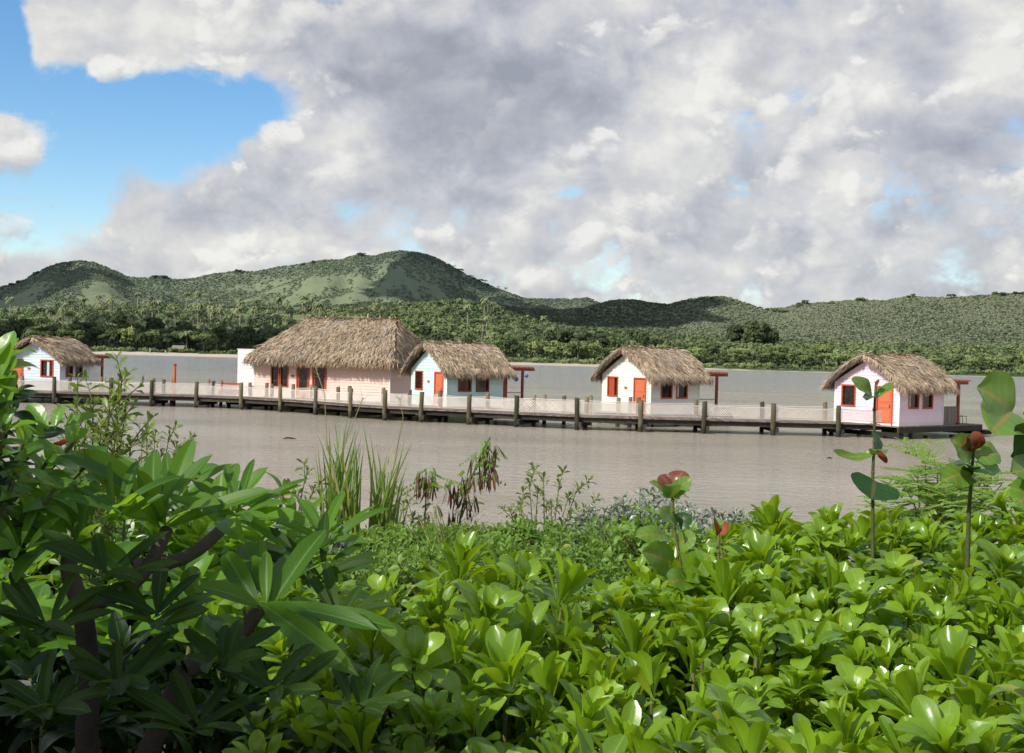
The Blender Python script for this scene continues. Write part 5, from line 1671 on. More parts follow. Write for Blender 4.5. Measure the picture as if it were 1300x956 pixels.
# a few brighter young rosettes poke up at the hedge's far edge
# ---- dark thicket on the frangipani side
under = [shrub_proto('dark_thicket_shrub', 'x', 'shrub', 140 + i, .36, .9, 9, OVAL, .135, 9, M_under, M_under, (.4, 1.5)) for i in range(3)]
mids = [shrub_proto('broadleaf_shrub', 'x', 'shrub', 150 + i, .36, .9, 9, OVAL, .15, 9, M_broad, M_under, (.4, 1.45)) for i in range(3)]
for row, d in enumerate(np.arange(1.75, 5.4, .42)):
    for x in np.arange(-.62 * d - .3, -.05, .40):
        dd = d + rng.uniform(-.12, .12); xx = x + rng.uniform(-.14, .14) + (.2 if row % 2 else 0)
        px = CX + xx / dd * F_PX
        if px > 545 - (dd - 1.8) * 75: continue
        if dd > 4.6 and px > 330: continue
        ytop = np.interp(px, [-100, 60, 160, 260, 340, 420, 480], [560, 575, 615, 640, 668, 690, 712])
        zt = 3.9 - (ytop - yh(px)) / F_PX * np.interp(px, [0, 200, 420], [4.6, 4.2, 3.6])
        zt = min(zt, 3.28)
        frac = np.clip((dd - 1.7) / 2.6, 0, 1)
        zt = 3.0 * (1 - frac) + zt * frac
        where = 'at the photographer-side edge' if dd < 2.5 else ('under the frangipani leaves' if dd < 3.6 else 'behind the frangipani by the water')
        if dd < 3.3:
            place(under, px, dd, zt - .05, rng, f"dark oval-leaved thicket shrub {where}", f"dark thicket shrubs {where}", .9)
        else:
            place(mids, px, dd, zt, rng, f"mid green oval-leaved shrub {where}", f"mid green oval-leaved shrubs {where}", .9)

# ---- frangipani: thick branches with rosettes of long leaves
fr_root_px = (150, 1010, 2.15)
org = on_depth(*fr_root_px); org[2] = 2.25
fran = thing('frangipani', 'frangipani with thick bare branches and rosettes of long glossy leaves', 'shrub', org)
rngf = np.random.RandomState(31)
br = MB()
def FP(px, y, d): return on_depth(px, y, d) - org
def aim(px, y, d, px2, y2, d2): 
    v = on_depth(px2, y2, d2) - on_depth(px, y, d); return v / np.linalg.norm(v)
def long_leaf(m, base, tipp, wid, up_hint, bendv=.2, r=.5):
    """one leaf from base to tip (world-local points) with given width"""
    base = np.asarray(base, float); tipp = np.asarray(tipp, float)
    d = tipp - base; L = np.linalg.norm(d); d /= L
    up = np.asarray(up_hint, float); up = up - d * up.dot(d); up /= np.linalg.norm(up)
    s = np.cross(d, up)
    tpl = leaf_tpl(1, wid / L, 'oblong', 12, 7, bendv, .32, .012)
    v, q, a = tpl
    # turn so that the bent tip still lands on the wanted point
    tip_l = v[-4]
    ang = math.atan2(tip_l[2], tip_l[1]); sc_ = 1 / math.hypot(tip_l[1], tip_l[2])
    M = np.stack([s, d, up], 1) * L * sc_
    M = M @ Rx(-ang)
    m.inst((v, q, a), M[None], base[None], [r])
joints = {'a': FP(212, 672, 2.5), 'b': FP(330, 772, 2.3), 'c': FP(395, 745, 2.45), 'd': FP(95, 690, 2.35), 'e': FP(285, 668, 2.75)}
fork1 = FP(105, 770, 2.3); fork2 = FP(235, 850, 2.2); low = FP(110, 930, 2.2)
br.tube([(0, 0, 0), low * .6, low, (low + fork1) / 2 + (.01, 0, 0), fork1], [.026, .024, .022, .021, .020], 10)
br.tube(curve(fork1, joints['a'], (.02, 0, -.03), 8), np.linspace(.019, .014, 8), 10)
br.tube(curve(fork1, joints['d'], (-.02, 0, .01), 7), np.linspace(.02, .015, 7), 10)
br.tube(curve(low * .8, fork2, (.0, 0, -.04), 6), np.linspace(.022, .02, 6), 10)
br.tube(curve(fork2, joints['b'], (.01, 0, -.015), 8), np.linspace(.020, .015, 8), 10)
br.tube(curve((joints['a'] + fork1) / 2, joints['e'], (.01, 0, -.03), 7), np.linspace(.018, .014, 7), 10)
br.build('branch', M_bark, fran)
UP = np.array([-.25, -.55, .9])
def ros(base_key, leaves, name='leaf_rosette', mat=M_plum):
    m = MB()
    bx_, by_, bd_ = base_key
    for (px, y, d, w, b_) in leaves:
        start = FP(bx_, by_, bd_) + rngf.uniform(-.012, .012, 3)
        long_leaf(m, start, FP(px, y, d), w * .85, UP + rngf.uniform(-.3, .3, 3), b_, rngf.uniform(.2, .9))
    return m.build(name, mat, fran)
ros((205, 668, 2.5), [(246, 556, 2.62, .055, .1), (270, 577, 2.55, .062, .12), (196, 572, 2.65, .06, .1), (105, 570, 2.45, .075, .2), (72, 580, 2.35, .08, .3), (345, 622, 2.5, .05, .1), (175, 596, 2.42, .045, .1), (150, 640, 2.2, .06, .3), (215, 590, 2.8, .06, .2), (280, 640, 2.35, .055, .25)])
ros((285, 666, 2.75), [(340, 593, 2.8, .06, .15), (327, 612, 2.9, .06, .2), (300, 588, 2.95, .06, .2), (282, 600, 2.8, .055, .1), (360, 640, 2.7, .06, .3), (255, 612, 2.9, .06, .2), (395, 668, 2.65, .065, .35), (310, 690, 2.4, .055, .4)])
ros((335, 770, 2.3), [(414, 672, 2.42, .062, .15), (339, 700, 2.35, .035, .05), (330, 684, 2.5, .045, .1), (505, 798, 2.25, .05, .25), (480, 800, 2.1, .045, .2), (415, 820, 2.1, .05, .3), (455, 858, 2.0, .055, .35), (285, 700, 2.4, .055, .2), (310, 690, 2.6, .06, .2), (250, 745, 2.2, .05, .3), (420, 715, 2.55, .06, .25), (380, 700, 2.6, .06, .2)])
ros((95, 690, 2.35), [(30, 620, 2.4, .07, .3), (60, 600, 2.5, .07, .2), (-20, 690, 2.2, .07, .3), (120, 610, 2.5, .06, .15), (150, 660, 2.2, .06, .3), (20, 740, 2.1, .06, .35), (88, 590, 2.6, .055, .15), (170, 740, 2.1, .055, .35)])
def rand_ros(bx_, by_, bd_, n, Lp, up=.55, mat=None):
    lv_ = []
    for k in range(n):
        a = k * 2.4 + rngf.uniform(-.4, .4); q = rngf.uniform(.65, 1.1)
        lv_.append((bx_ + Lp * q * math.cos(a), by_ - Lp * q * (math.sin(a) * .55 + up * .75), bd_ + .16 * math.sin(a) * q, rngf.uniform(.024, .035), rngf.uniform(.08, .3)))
    ros((bx_, by_, bd_), lv_, 'leaf_rosette', M_plum if by_ < 720 else M_plum_shade)
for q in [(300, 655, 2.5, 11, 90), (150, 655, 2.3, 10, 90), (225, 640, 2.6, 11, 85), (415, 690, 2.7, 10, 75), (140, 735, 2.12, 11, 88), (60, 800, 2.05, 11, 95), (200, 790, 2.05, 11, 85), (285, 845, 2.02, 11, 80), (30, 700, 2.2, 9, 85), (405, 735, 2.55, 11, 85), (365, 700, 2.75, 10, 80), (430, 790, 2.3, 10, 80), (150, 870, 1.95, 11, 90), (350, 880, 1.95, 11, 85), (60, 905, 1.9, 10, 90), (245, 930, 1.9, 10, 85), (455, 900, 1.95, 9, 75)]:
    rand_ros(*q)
ros((260, 780, 2.5), [(270, 850, 2.3, .06, .3), (325, 850, 2.25, .05, .2), (200, 800, 2.4, .06, .3), (240, 720, 2.6, .06, .2), (310, 820, 2.3, .06, .3)])

# ---- leafy branch at the picture's edge, over the pale blue hut
org = on_depth(-60, 720, 2.4); org[2] = 2.25
t = thing('leafy_hibiscus_bush', 'tall bush with broad bright oval leaves reaching over the pale blue hut', 'bush', org)
rngh = np.random.RandomState(41)
b = MB(); f = MB(); fd = MB()
tips = [(10, 445, 2.3), (-10, 470, 2.25), (20, 500, 2.3), (5, 540, 2.2), (30, 560, 2.35), (-20, 520, 2.2), (60, 585, 2.4), (95, 560, 2.45), (55, 545, 2.5), (20, 600, 2.25), (70, 620, 2.3), (-15, 590, 2.2), (110, 590, 2.5), (35, 640, 2.3)]
for i, (px, y, d) in enumerate(tips):
    p = on_depth(px, y, d) - org
    j = on_depth(-40 + px * .3, max(y + 90, 640), d) - org
    b.tube(np.concatenate([curve((0, 0, .2), j, (0, 0, -.05), 4)[:-1], curve(j, p, (.01, 0, -.01), 5)]), np.linspace(.011, .004, 8), 6)
    ax = p - j; ax /= np.linalg.norm(ax); ax = ax * .7 + np.array([0.1, -.25, .4]); ax /= np.linalg.norm(ax)
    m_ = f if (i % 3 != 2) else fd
    rosette(m_, p, ax, OVAL[i % 2], 7, (.5, 1.45), (.085, .085), rngh, rnd=(.2, 1))
    mid_ = (p + j) / 2
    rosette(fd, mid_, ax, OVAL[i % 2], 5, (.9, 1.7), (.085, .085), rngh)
for (px, y, d, px2, y2, w) in [(2, 480, 2.2, 18, 420, .05), (0, 500, 2.25, 20, 452, .05), (5, 530, 2.25, 20, 470, .05), (62, 545, 2.4, 36, 513, .036), (70, 545, 2.4, 80, 516, .034), (80, 543, 2.4, 124, 528, .038), (55, 555, 2.4, 28, 528, .045), (0, 490, 2.2, 20, 500, .04), (-10, 460, 2.2, 12, 432, .045)]:
    long_leaf(f, on_depth(px, y, d) - org, on_depth(px2, y2, d + .03) - org, w, UP, .2, .7)
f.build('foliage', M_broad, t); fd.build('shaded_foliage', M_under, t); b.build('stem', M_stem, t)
fl = MB(); p = on_depth(76, 563, 2.3) - org
fl.tube([p + (-.012, 0, 0), p, p + (.008, 0, .004), p + (.016, 0, .006)], [.002, .0055, .006, .0015], 8); fl.build('flower_bud', M_red, t)

# ---- small-leaved bushes
def twig_bush(name, label, cat, pts, base, leaf, n_leaf, mat, seed, tpl=SMALL, side=True, stem_mat=M_stem, group=None, step=.03, sr=.004):
    rng = np.random.RandomState(seed)
    org = np.asarray(base, float)
    t = thing(name, label, cat, org, 0, group)
    f = MB(); b = MB()
    for P in pts:
        p = np.asarray(P, float) - org
        st = curve((rng.uniform(-.03, .03), rng.uniform(-.03, .03), 0), p, rng.uniform(-.06, .06, 3) * (1, 1, .3), 9)
        b.tube(st, np.linspace(sr * 1.8, sr * .6, 9), 5)
        ax = st[-1] - st[-3]; ax /= np.linalg.norm(ax)
        rosette(f, p, ax, tpl[0], n_leaf, (.3, 1.3), (leaf, leaf), rng)
        if side:
            L = np.linalg.norm(p); ns = int(L * .6 / step)
            for k in range(ns):
                s = 1 - .6 * (k + .5) / ns
                q = st[0] + np.array([np.interp(s, np.linspace(0, 1, 9), st[:, c] - st[0][c]) for c in range(3)])
                a = rng.uniform(0, 6.28); ax2 = ax + np.array([math.cos(a), math.sin(a), .1]) * .9; ax2 /= np.linalg.norm(ax2)
                rosette(f, q, ax2, tpl[0], 2, (.3, .9), (leaf, leaf), rng)
                if k % 4 == 0 and s > .5:
                    q2 = q + ax2 * leaf * 2.2
                    b.tube([q, (q + q2) / 2 + (0, 0, .006), q2], [sr * .6, sr * .5, sr * .3], 4)
                    rosette(f, q2, ax2, tpl[0], max(n_leaf - 2, 3), (.35, 1.4), (leaf, leaf), rng)
    f.build('foliage', mat, t); b.build('stem', stem_mat, t)
    return t
def B(px, d, z=None):
    x, y = ground_xy(px, VD(d))
    return np.array([x, y, float(bank_z(x, y)) if z is None else z])
twig_bush('olive_leaved_bush', 'airy bush of small two-toned olive leaves in front of the boardwalk', 'bush',
          [on_depth(px, y, d) for px, y, d in [(155, 480, 3.6), (140, 505, 3.6), (118, 510, 3.7), (98, 512, 3.6), (160, 520, 3.7), (150, 545, 3.6), (128, 540, 3.5), (108, 548, 3.6), (92, 545, 3.7), (166, 560, 3.6), (120, 575, 3.5), (145, 585, 3.6), (100, 580, 3.6)]], B(112, 3.7), .05, 7, M_twig, 51, step=.02)
twig_bush('sprig_plant', 'small sprig with star-like leaf clusters standing against the brown water', 'plant',
          [on_depth(px, y, d) for px, y, d in [(187, 545, 5.0), (180, 558, 5.0), (197, 552, 5.1), (215, 552, 5.0), (224, 566, 5.0), (205, 575, 5.0), (218, 590, 5.0), (190, 585, 4.9), (240, 596, 5.0)]], B(203, 5.0), .065, 9, M_twig, 52, step=.09)
twig_bush('twiggy_shrub', 'sparse reddish-stemmed shrub with small leaf tufts at the water edge below the cream hut', 'shrub',
          [on_depth(px, y, d) for px, y, d in [(672, 612, 9.0), (690, 606, 9.1), (683, 622, 9.0), (710, 613, 9.0), (722, 630, 9.0), (733, 620, 9.1), (648, 648, 8.8), (660, 640, 9.0), (700, 640, 8.9), (742, 645, 8.8), (655, 660, 8.8), (725, 655, 8.7)]], B(694, 9.0), .10, 9, M_twig, 53, step=.10, sr=.007)
twig_bush('twiggy_shrub', 'low reddish-stemmed shrub between the reeds and the frangipani', 'shrub',
          [on_depth(px, y, d) for px, y, d in [(390, 598, 7.0), (376, 628, 7.0), (398, 622, 7.0), (365, 645, 6.9), (408, 640, 7.0), (350, 640, 6.8), (385, 655, 6.8)]], B(385, 7.0), .092, 8, M_twig, 54, step=.12, sr=.006)
twig_bush('twiggy_shrub', 'small leafy twig shrub between the reeds and the dry pod plants', 'shrub',
          [on_depth(px, y, d) for px, y, d in [(497, 630, 8.2), (512, 640, 8.2), (488, 650, 8.0), (525, 655, 8.0), (508, 665, 8.0)]], B(506, 8.2), .092, 8, M_twig, 55, step=.12, sr=.006)
# silver-leaved mounds
def mound(name, label, cat, px, d, rx, rz_, n, leaf, mat, seed, tpl, zc=None, group=None, nl=6):
    rng = np.random.RandomState(seed)
    org = B(px, d)
    t = thing(name, label, cat, org, 0, group)
    f = MB(); b = MB()
    for i in range(n):
        a = rng.uniform(0, 6.28); e = rng.uniform(.05, 1.0)
        dv = np.array([math.cos(a) * math.sqrt(1 - e * e), math.sin(a) * math.sqrt(1 - e * e), e])
        p = dv * np.array([rx, rx * .8, rz_]) * rng.uniform(.6, 1.05)
        ax = dv + rng.normal(size=3) * .4 + (0, 0, .3); ax /= np.linalg.norm(ax)
        rosette(f, p, ax, tpl[i % len(tpl)], nl, (.3, 1.4), (leaf, leaf), rng)
        if i % 3 == 0: b.tube(curve((0, 0, 0), p, (0, 0, .05), 5), np.linspace(.006, .003, 5), 5)
    f.build('foliage', mat, t); b.build('stem', M_stem, t)
    return t
def mound_at(name, lab, px, d, rx, ytop, n, leaf, mat, seed, tpl, nl):
    dd = VD(d)
    zt = 3.9 - (ytop - yh(px)) / F_PX * dd
    gz = float(bank_z(*ground_xy(px, dd)))
    mound(name, lab, 'bush', px, d, rx * 1.35, max(zt - gz, .22), n, leaf, mat, seed, tpl, nl=nl)
for (px, d, rx, yt, lab) in [(790, 7.2, .42, 640, 'silver-grey leaved mound beside the copper leafed sea grape, on its cream-hut side'), (880, 7.4, .5, 646, 'silver-grey leaved mound behind the copper leafed sea grape'),
                              (838, 8.0, .5, 618, 'silver-grey leaved mound highest on the bank behind the others'), (905, 6.4, .35, 662, 'low silver-grey mound towards the tall sea grape seedling'), (418, 6.2, .22, 668, 'small silver-leaved mound in front of the reeds'),
                              (950, 7.0, .4, 652, 'silver-grey mound standing closest to the tall sea grape seedling')]:
    mound_at('silver_bush', lab, px, d, rx, yt, int(300 * rx / .4), .085, M_silver, int(px), SMALL, 7)
for (px, d, rx, yt, lab) in [(770, 6.0, .4, 660, 'light green vine mound below the cream hut'), (850, 5.6, .4, 640, 'light green vine mound under the copper leaf'), (640, 5.4, .45, 690, 'light green low mound under the dry pod plants'),
                              (720, 5.2, .42, 682, 'light green mound below the sparse twiggy shrub'), (940, 5.9, .4, 668, 'light green mound behind the lone dark leaf stalk'), (560, 5.0, .45, 692, 'light green mound beside the reeds'),
                              (470, 5.4, .4, 690, 'light green mound at the foot of the reeds'), (990, 6.4, .4, 652, 'light green mound behind the tall hedge edge'), (430, 4.9, .4, 690, 'light green mound between frangipani and reeds'),
                              (600, 7.4, .5, 684, 'light green mound at the foot of the taller pod plant'), (520, 7.0, .45, 678, 'light green mound at the foot of the shorter pod plant'), (690, 7.2, .5, 664, 'light green mound at the foot of the twiggy shrub')]:
    mound_at('vine_mound', lab, px, d, rx, yt, int(210 * rx / .4), .080, M_vine, int(px) + 7, OVAL, 5)

# ---- ground cover on the bank slope: nobody could count it
rngc = np.random.RandomState(61)
n = 5200
yy = rngc.uniform(3.2, 15.5, n); kx = rngc.uniform(-.55, .62, n); xx = kx * yy
zz = bank_z(xx, yy)
ok = zz > .25
g = MB()
for x, y, z in zip(xx[ok], yy[ok], zz[ok]):
    a = rngc.normal(size=3) * .35 + (0, 0, 1); a /= np.linalg.norm(a)
    rosette(g, (x, y, z + rngc.uniform(.02, .2)), a, LANCE[0], 5, (.5, 1.5), (.07, .085), rngc)
o = g.build('ground_cover', M_vine); o['kind'] = 'stuff'; tag(o, 'low light green creeping cover over the river bank', 'ground cover')

# ---- reeds and grasses
def reed_clump(name, label, px, d, blades, seed, spread=.12, stalks=()):
    rng = np.random.RandomState(seed)
    org = B(px, d)
    t = thing(name, label, 'reeds', org)
    f = MB(); dry = MB()
    for (tx, ty, w) in blades:
        tip = on_depth(tx, ty, d + rng.uniform(-.25, .25)) - org
        b0 = np.array([rng.uniform(-spread, spread), rng.uniform(-spread, spread), -.05])
        lean = np.array([tip[0], tip[1], 0]) * .5
        t_ = np.linspace(0, 1, 9)[:, None]
        c = b0 * (1 - t_) + tip * t_ - (np.array([tip[0] - b0[0], tip[1] - b0[1], 0]) * .25 - np.array([0, 0, .06 * tip[2]])) * np.sin(t_ * PI) * .5
        a = rng.uniform(-.6, .6); s = np.array([math.cos(a), math.sin(a), 0])
        wd = w * (1.3 if VD(d) != d else 1) * np.array([.6, .9, 1, 1, .95, .85, .65, .4, .05])[:, None]
        nrm_ = np.array([-s[1], s[0], 0]) * .25
        v = np.stack([c - s * wd / 2 + nrm_ * wd, c, c + s * wd / 2 + nrm_ * wd], 1).reshape(-1, 3)
        q = [(i * 3 + j, i * 3 + j + 1, (i + 1) * 3 + j + 1, (i + 1) * 3 + j) for i in range(8) for j in (0, 1)]
        (dry if rng.rand() < .1 else f).add(v, q, None, (rng.rand(), .5, .5), True)
    f.build('blades', M_reed, t)
    if dry.v: dry.build('dry_blades', M_straw, t)
    for st in stalks:
        m = MB(); pts = [on_depth(*q) - org for q in st]
        m.tube(pts, np.linspace(.006, .0025, len(pts)), 5)
        hd = pts[-1]
        for k in range(12):
            q = hd - (pts[-1] - pts[-2]) * rng.uniform(0, .5); e = q + rng.normal(size=3) * .03 + (0, 0, .03)
            m.tube([q, e], [.002, .001], 3)
        m.build('stalk', M_straw, t)
    return t
rr_ = np.random.RandomState(71)
bl = [(404, 552, .018), (398, 585, .016), (418, 540, .02), (425, 532, .02), (433, 522, .022), (440, 536, .02), (447, 528, .02), (452, 545, .02), (458, 535, .018), (410, 572, .018), (436, 560, .02), (428, 575, .02), (445, 580, .02), (463, 560, .016)]
bl += [(rr_.uniform(398, 462), rr_.uniform(540, 645), .017) for _ in range(60)]
reed_clump('reed_clump', 'taller clump of upright green reeds beside the frangipani', 437, 7.6, bl, 72, .16, [[(430, 640, 7.6), (415, 560, 7.6), (412, 500, 7.6), (399, 462, 7.6)], [(440, 640, 7.6), (432, 580, 7.6), (455, 520, 7.6), (461, 505, 7.6)]])
bl = [(461, 538, .02), (470, 552, .02), (478, 565, .018), (503, 550, .02), (508, 565, .02), (514, 556, .018), (524, 560, .018), (498, 575, .02), (490, 590, .02), (518, 585, .018), (512, 600, .018), (505, 590, .02)]
bl += [(rr_.uniform(466, 522), rr_.uniform(570, 655), .017) for _ in range(44)]
reed_clump('reed_clump', 'shorter leaning clump of green reeds beside the dry pod plants', 487, 7.8, bl, 73, .15, [[(490, 640, 7.8), (500, 590, 7.8), (512, 530, 7.8), (507, 505, 7.8)]])
for i, (px, d, w, lab) in enumerate([(560, 6.6, 40, 'thin yellow-green grass tuft under the dry pod plants'), (480, 5.0, 36, 'thin yellow-green grass tuft in front of the reeds'), (640, 8.0, 40, 'thin grass tuft at the waterline by the twiggy shrub'), (785, 6.6, 30, 'thin dry grass tuft in the silver mounds')]):
    yb = yh(px) + (3.9 - float(bank_z(*ground_xy(px, VD(d))))) / VD(d) * F_PX
    bl = [(px + rr_.normal() * w * .8, yb - rr_.uniform(.2, .5) / VD(d) * F_PX, .008) for _ in range(55)]
    reed_clump('grass_tuft', lab, px, d, bl, 80 + i, .14)

# ---- plants with hanging brown pods
def pod_plant(label, px, d, stem, clusters, seed):
    rng = np.random.RandomState(seed)
    org = B(px, d)
    t = thing('pod_plant', label, 'plant', org)
    b = MB(); pods = MB(); lf = MB()
    P = [on_depth(x, y, d) - org for x, y in stem]
    P = [np.array([P[0][0] - .02, P[0][1], 0.0])] + P
    b.tube(P, np.linspace(.014, .005, len(P)), 6)
    PT = leaf_tpl(1, .13, 'oblong', 6, 3, .15, .2)
    for (x, y, w, h, npod, nleaf) in clusters:
        c = on_depth(x, y, d) - org
        wr, hr = w / F_PX * VD(d), h / F_PX * VD(d)
        near = min(P, key=lambda p: np.linalg.norm(p - c))
        b.tube(curve(near, c, (0, 0, .03), 4), [.006, .005, .004, .003], 5)
        for k in range(npod):
            s0 = c + np.array([rng.uniform(-wr, wr), rng.uniform(-wr, wr), rng.uniform(-.2 * hr, .5 * hr)])
            e = s0 + np.array([rng.normal() * .03, rng.normal() * .03, -rng.uniform(.12, .21)])
            long_leaf(pods, s0, e, rng.uniform(.016, .024), (rng.normal(), rng.normal(), .1), .1, rng.rand())
        for k in range(int(nleaf * .55)):
            s0 = c + np.array([rng.uniform(-wr, wr), rng.uniform(-wr, wr), rng.uniform(-.3 * hr, .8 * hr)])
            e = s0 + np.array([rng.normal() * .09, rng.normal() * .07, -rng.uniform(.02, .12)])
            for q in np.linspace(0, 1, 7):
                pp = s0 * (1 - q) + e * q
                for sg in (-1, 1):
                    dv = np.cross(e - s0, (0, 0, 1)); dv = dv / (np.linalg.norm(dv) + 1e-6) * sg * .034
                    long_leaf(lf, pp, pp + dv + (0, 0, -.03), .014, (0.1, -.3, 1), .1, rng.rand())
            lf_ = None
    b.build('stem', M_stem, t); pods.build('seed_pods', M_pod, t); lf.build('foliage', M_vine, t)
    return t
pod_plant('taller plant hung with bunches of dry brown pods at the water edge', 580, 8.4, [(580, 680), (588, 640), (597, 610), (608, 585), (622, 555)],
          [(612, 583, 14, 14, 26, 16), (622, 570, 10, 16, 16, 18), (598, 605, 14, 10, 24, 10), (580, 618, 14, 12, 16, 16), (592, 630, 12, 12, 14, 6), (600, 640, 8, 10, 8, 3), (577, 650, 8, 8, 8, 2), (618, 600, 12, 12, 14, 10)], 91)
pod_plant('shorter plant hung with dry brown pods beside the reeds', 540, 8.2, [(538, 680), (540, 650), (541, 620), (541, 600)],
          [(540, 603, 11, 14, 20, 16), (535, 615, 10, 10, 12, 14), (546, 612, 9, 10, 12, 8), (538, 655, 8, 12, 8, 4), (550, 640, 6, 8, 4, 5)], 92)

# ---- feathery bush
def feather_bush(label, px, d, tips, seed):
    rng = np.random.RandomState(seed)
    org = B(px, d)
    t = thing('feathery_bush', label, 'bush', org)
    b = MB(); f = MB()
    PIN = leaf_tpl(1, .36, 'oval', 4, 3, .15, .1)
    for (x, y, dd) in tips:
        p = on_depth(x, y, dd) - org
        st = curve((rng.uniform(-.1, .1), 0, .1), p, (0, 0, .1), 7)
        b.tube(st, np.linspace(.01, .003, 7), 5)
        for k in range(9):
            s = 1 - k * .06
            q = np.array([np.interp(s, np.linspace(0, 1, 7), st[:, c]) for c in range(3)])
            a = rng.uniform(0, 6.28)
            dirn = np.array([math.cos(a), math.sin(a) * .7, rng.uniform(-.3, .6)]); dirn /= np.linalg.norm(dirn)
            L = rng.uniform(.22, .36)
            ln = np.linspace(.15, 1, 6)
            side = np.cross(dirn, (0, 0, 1)); side /= np.linalg.norm(side)
            for u in ln:
                for sg in (-1, 1):
                    o_ = q + dirn * L * u + np.array([0, 0, -.05 * u * u])
                    pd = side * sg * .8 + dirn * .6; pd /= np.linalg.norm(pd); PL = .115 * (1.1 - .5 * u)
                    m_ = 9
                    w = np.linspace(.1, 1, m_)
                    s2 = np.cross(pd, (0, 0, 1)); s2 /= np.linalg.norm(s2)
                    for sg2 in (-1, 1):
                        yv = s2 * sg2 * .85 + pd * .5; yv /= np.linalg.norm(yv)
                        xv = np.cross(yv, (rng.normal() * .5 - .3, rng.normal() * .5 - .9, .7)); xv /= np.linalg.norm(xv); zv = np.cross(xv, yv)
                        M = np.stack([xv, yv, zv], 1) * .021
                        f.inst(PIN, np.tile(M, (m_, 1, 1)), o_[None] + pd[None] * PL * w[:, None], np.full(m_, rng.rand()), smooth=False)
    f.build('foliage', M_feather, t); b.build('stem', M_stem, t)
    return t
feather_bush('feathery light green bush with tiny leaflets between the two sea grapes', 1195, 5.6,
             [(1175, 590, 5.6), (1165, 605, 5.6), (1190, 585, 5.7), (1205, 600, 5.6), (1150, 620, 5.5), (1215, 585, 5.7), (1230, 610, 5.6), (1180, 615, 5.4), (1200, 625, 5.4), (1240, 600, 5.6), (1160, 635, 5.3), (1220, 635, 5.4), (1190, 640, 5.3), (1255, 625, 5.5), (1272, 615, 5.6)], 95)

# ---- sea grapes
def disc_leaf(m, base, tip, wid, up, bendv=.25, r=.5, shape='round', fold=.15):
    base = np.asarray(base, float); tip = np.asarray(tip, float)
    d = tip - base; L = np.linalg.norm(d); d /= L
    up = np.asarray(up, float); up = up - d * up.dot(d); up /= np.linalg.norm(up)
    v, q, a = leaf_tpl(1, wid / L, shape, 12, 9, bendv, fold, .01)
    v = v.copy(); ph = random.uniform(0, 6); v[:, 2] += .035 * np.sin(v[:, 1] * 9 + ph) * (a[:, 2] ** 2) + .02 * np.sin(v[:, 0] * 11 + v[:, 1] * 5 + ph)
    tl = v[-5]; ang = math.atan2(tl[2], tl[1]); s_ = 1 / math.hypot(tl[1], tl[2])
    M = np.stack([np.cross(d, up), d, up], 1) * L * s_ @ Rx(-ang)
    m.inst((v, q, a), M[None], base[None], [r])
def sea_grape(label, px, d, stems, leaves, base_z=None, extra=()):
    org = B(px, d)
    t = thing('sea_grape', label, 'shrub', org)
    b = MB()
    for st in stems:
        pts = [on_depth(*q) - org for q in st]
        b.tube(pts, np.linspace(.0065, .004, len(pts)), 8)
        for q in pts[1:-1]: b.tube([q - (0, 0, .006), q, q + (0, 0, .006)], [.005, .0078, .005], 8)
    b.build('stem', M_stem, t)
    groups = {}
    for (a, c, w, up, bd, r, mat, nm) in leaves:
        groups.setdefault((nm, mat.name), [MB(), mat])[0]
        disc_leaf(groups[(nm, mat.name)][0], on_depth(*a) - org, on_depth(*c) - org, w, up, bd, r)
    for (nm, _), (m, mat) in groups.items():
        m.build(nm, mat, t)
    return t
CAMU = (0, -.9, .45)
d1 = 3.9
def L_(w_px, d): return w_px / F_PX * d
sea_grape('tall sea grape seedling with few round leaves in front of the lilac hut', 1107, d1,
    [[(1108, 760, d1), (1108, 640, d1), (1108, 600, d1), (1110, 560, d1), (1110, 520, d1), (1112, 484, d1)]],
    [((1108, 502, d1), (1081, 482, d1 - .05), L_(24, d1), (.4, -.7, .5), .35, .7, M_grape, 'foliage'), ((1112, 504, d1), (1134, 488, d1 + .03), L_(15, d1), (-.6, -.6, .4), .3, .6, M_grape, 'foliage'),
     ((1109, 503, d1), (1100, 509, d1 - .12), L_(18, d1), (0, -.2, 1), .1, .4, M_grape_dk, 'shaded_foliage'),
     ((1108, 578, d1), (1058, 572, d1 - .03), L_(14, d1), (.1, -.75, .75), -.5, .8, M_grape, 'foliage'), ((1108, 576, d1), (1125, 576, d1 - .15), L_(16, d1), (0, -.4, .9), .3, .3, M_grape, 'foliage'),
     ((1110, 548, d1), (1114, 574, d1 - .06), L_(17, d1), (.5, -.8, .1), .2, .3, M_grape_dk, 'shaded_foliage'),
     ((1110, 610, d1), (1106, 634, d1 - .06), L_(64, d1), (0.05, -.9, .35), .2, .2, M_grape_dk, 'shaded_foliage'),
     ((1112, 490, d1), (1117, 483, d1 - .02), L_(9, d1), (0, -.6, .6), .3, .5, M_driedleaf, 'dried_leaf'), ((1113, 572, d1), (1126, 588, d1), L_(8, d1), (0, -1, .2), .4, .2, M_driedleaf, 'dried_leaf')])
d2 = 3.1
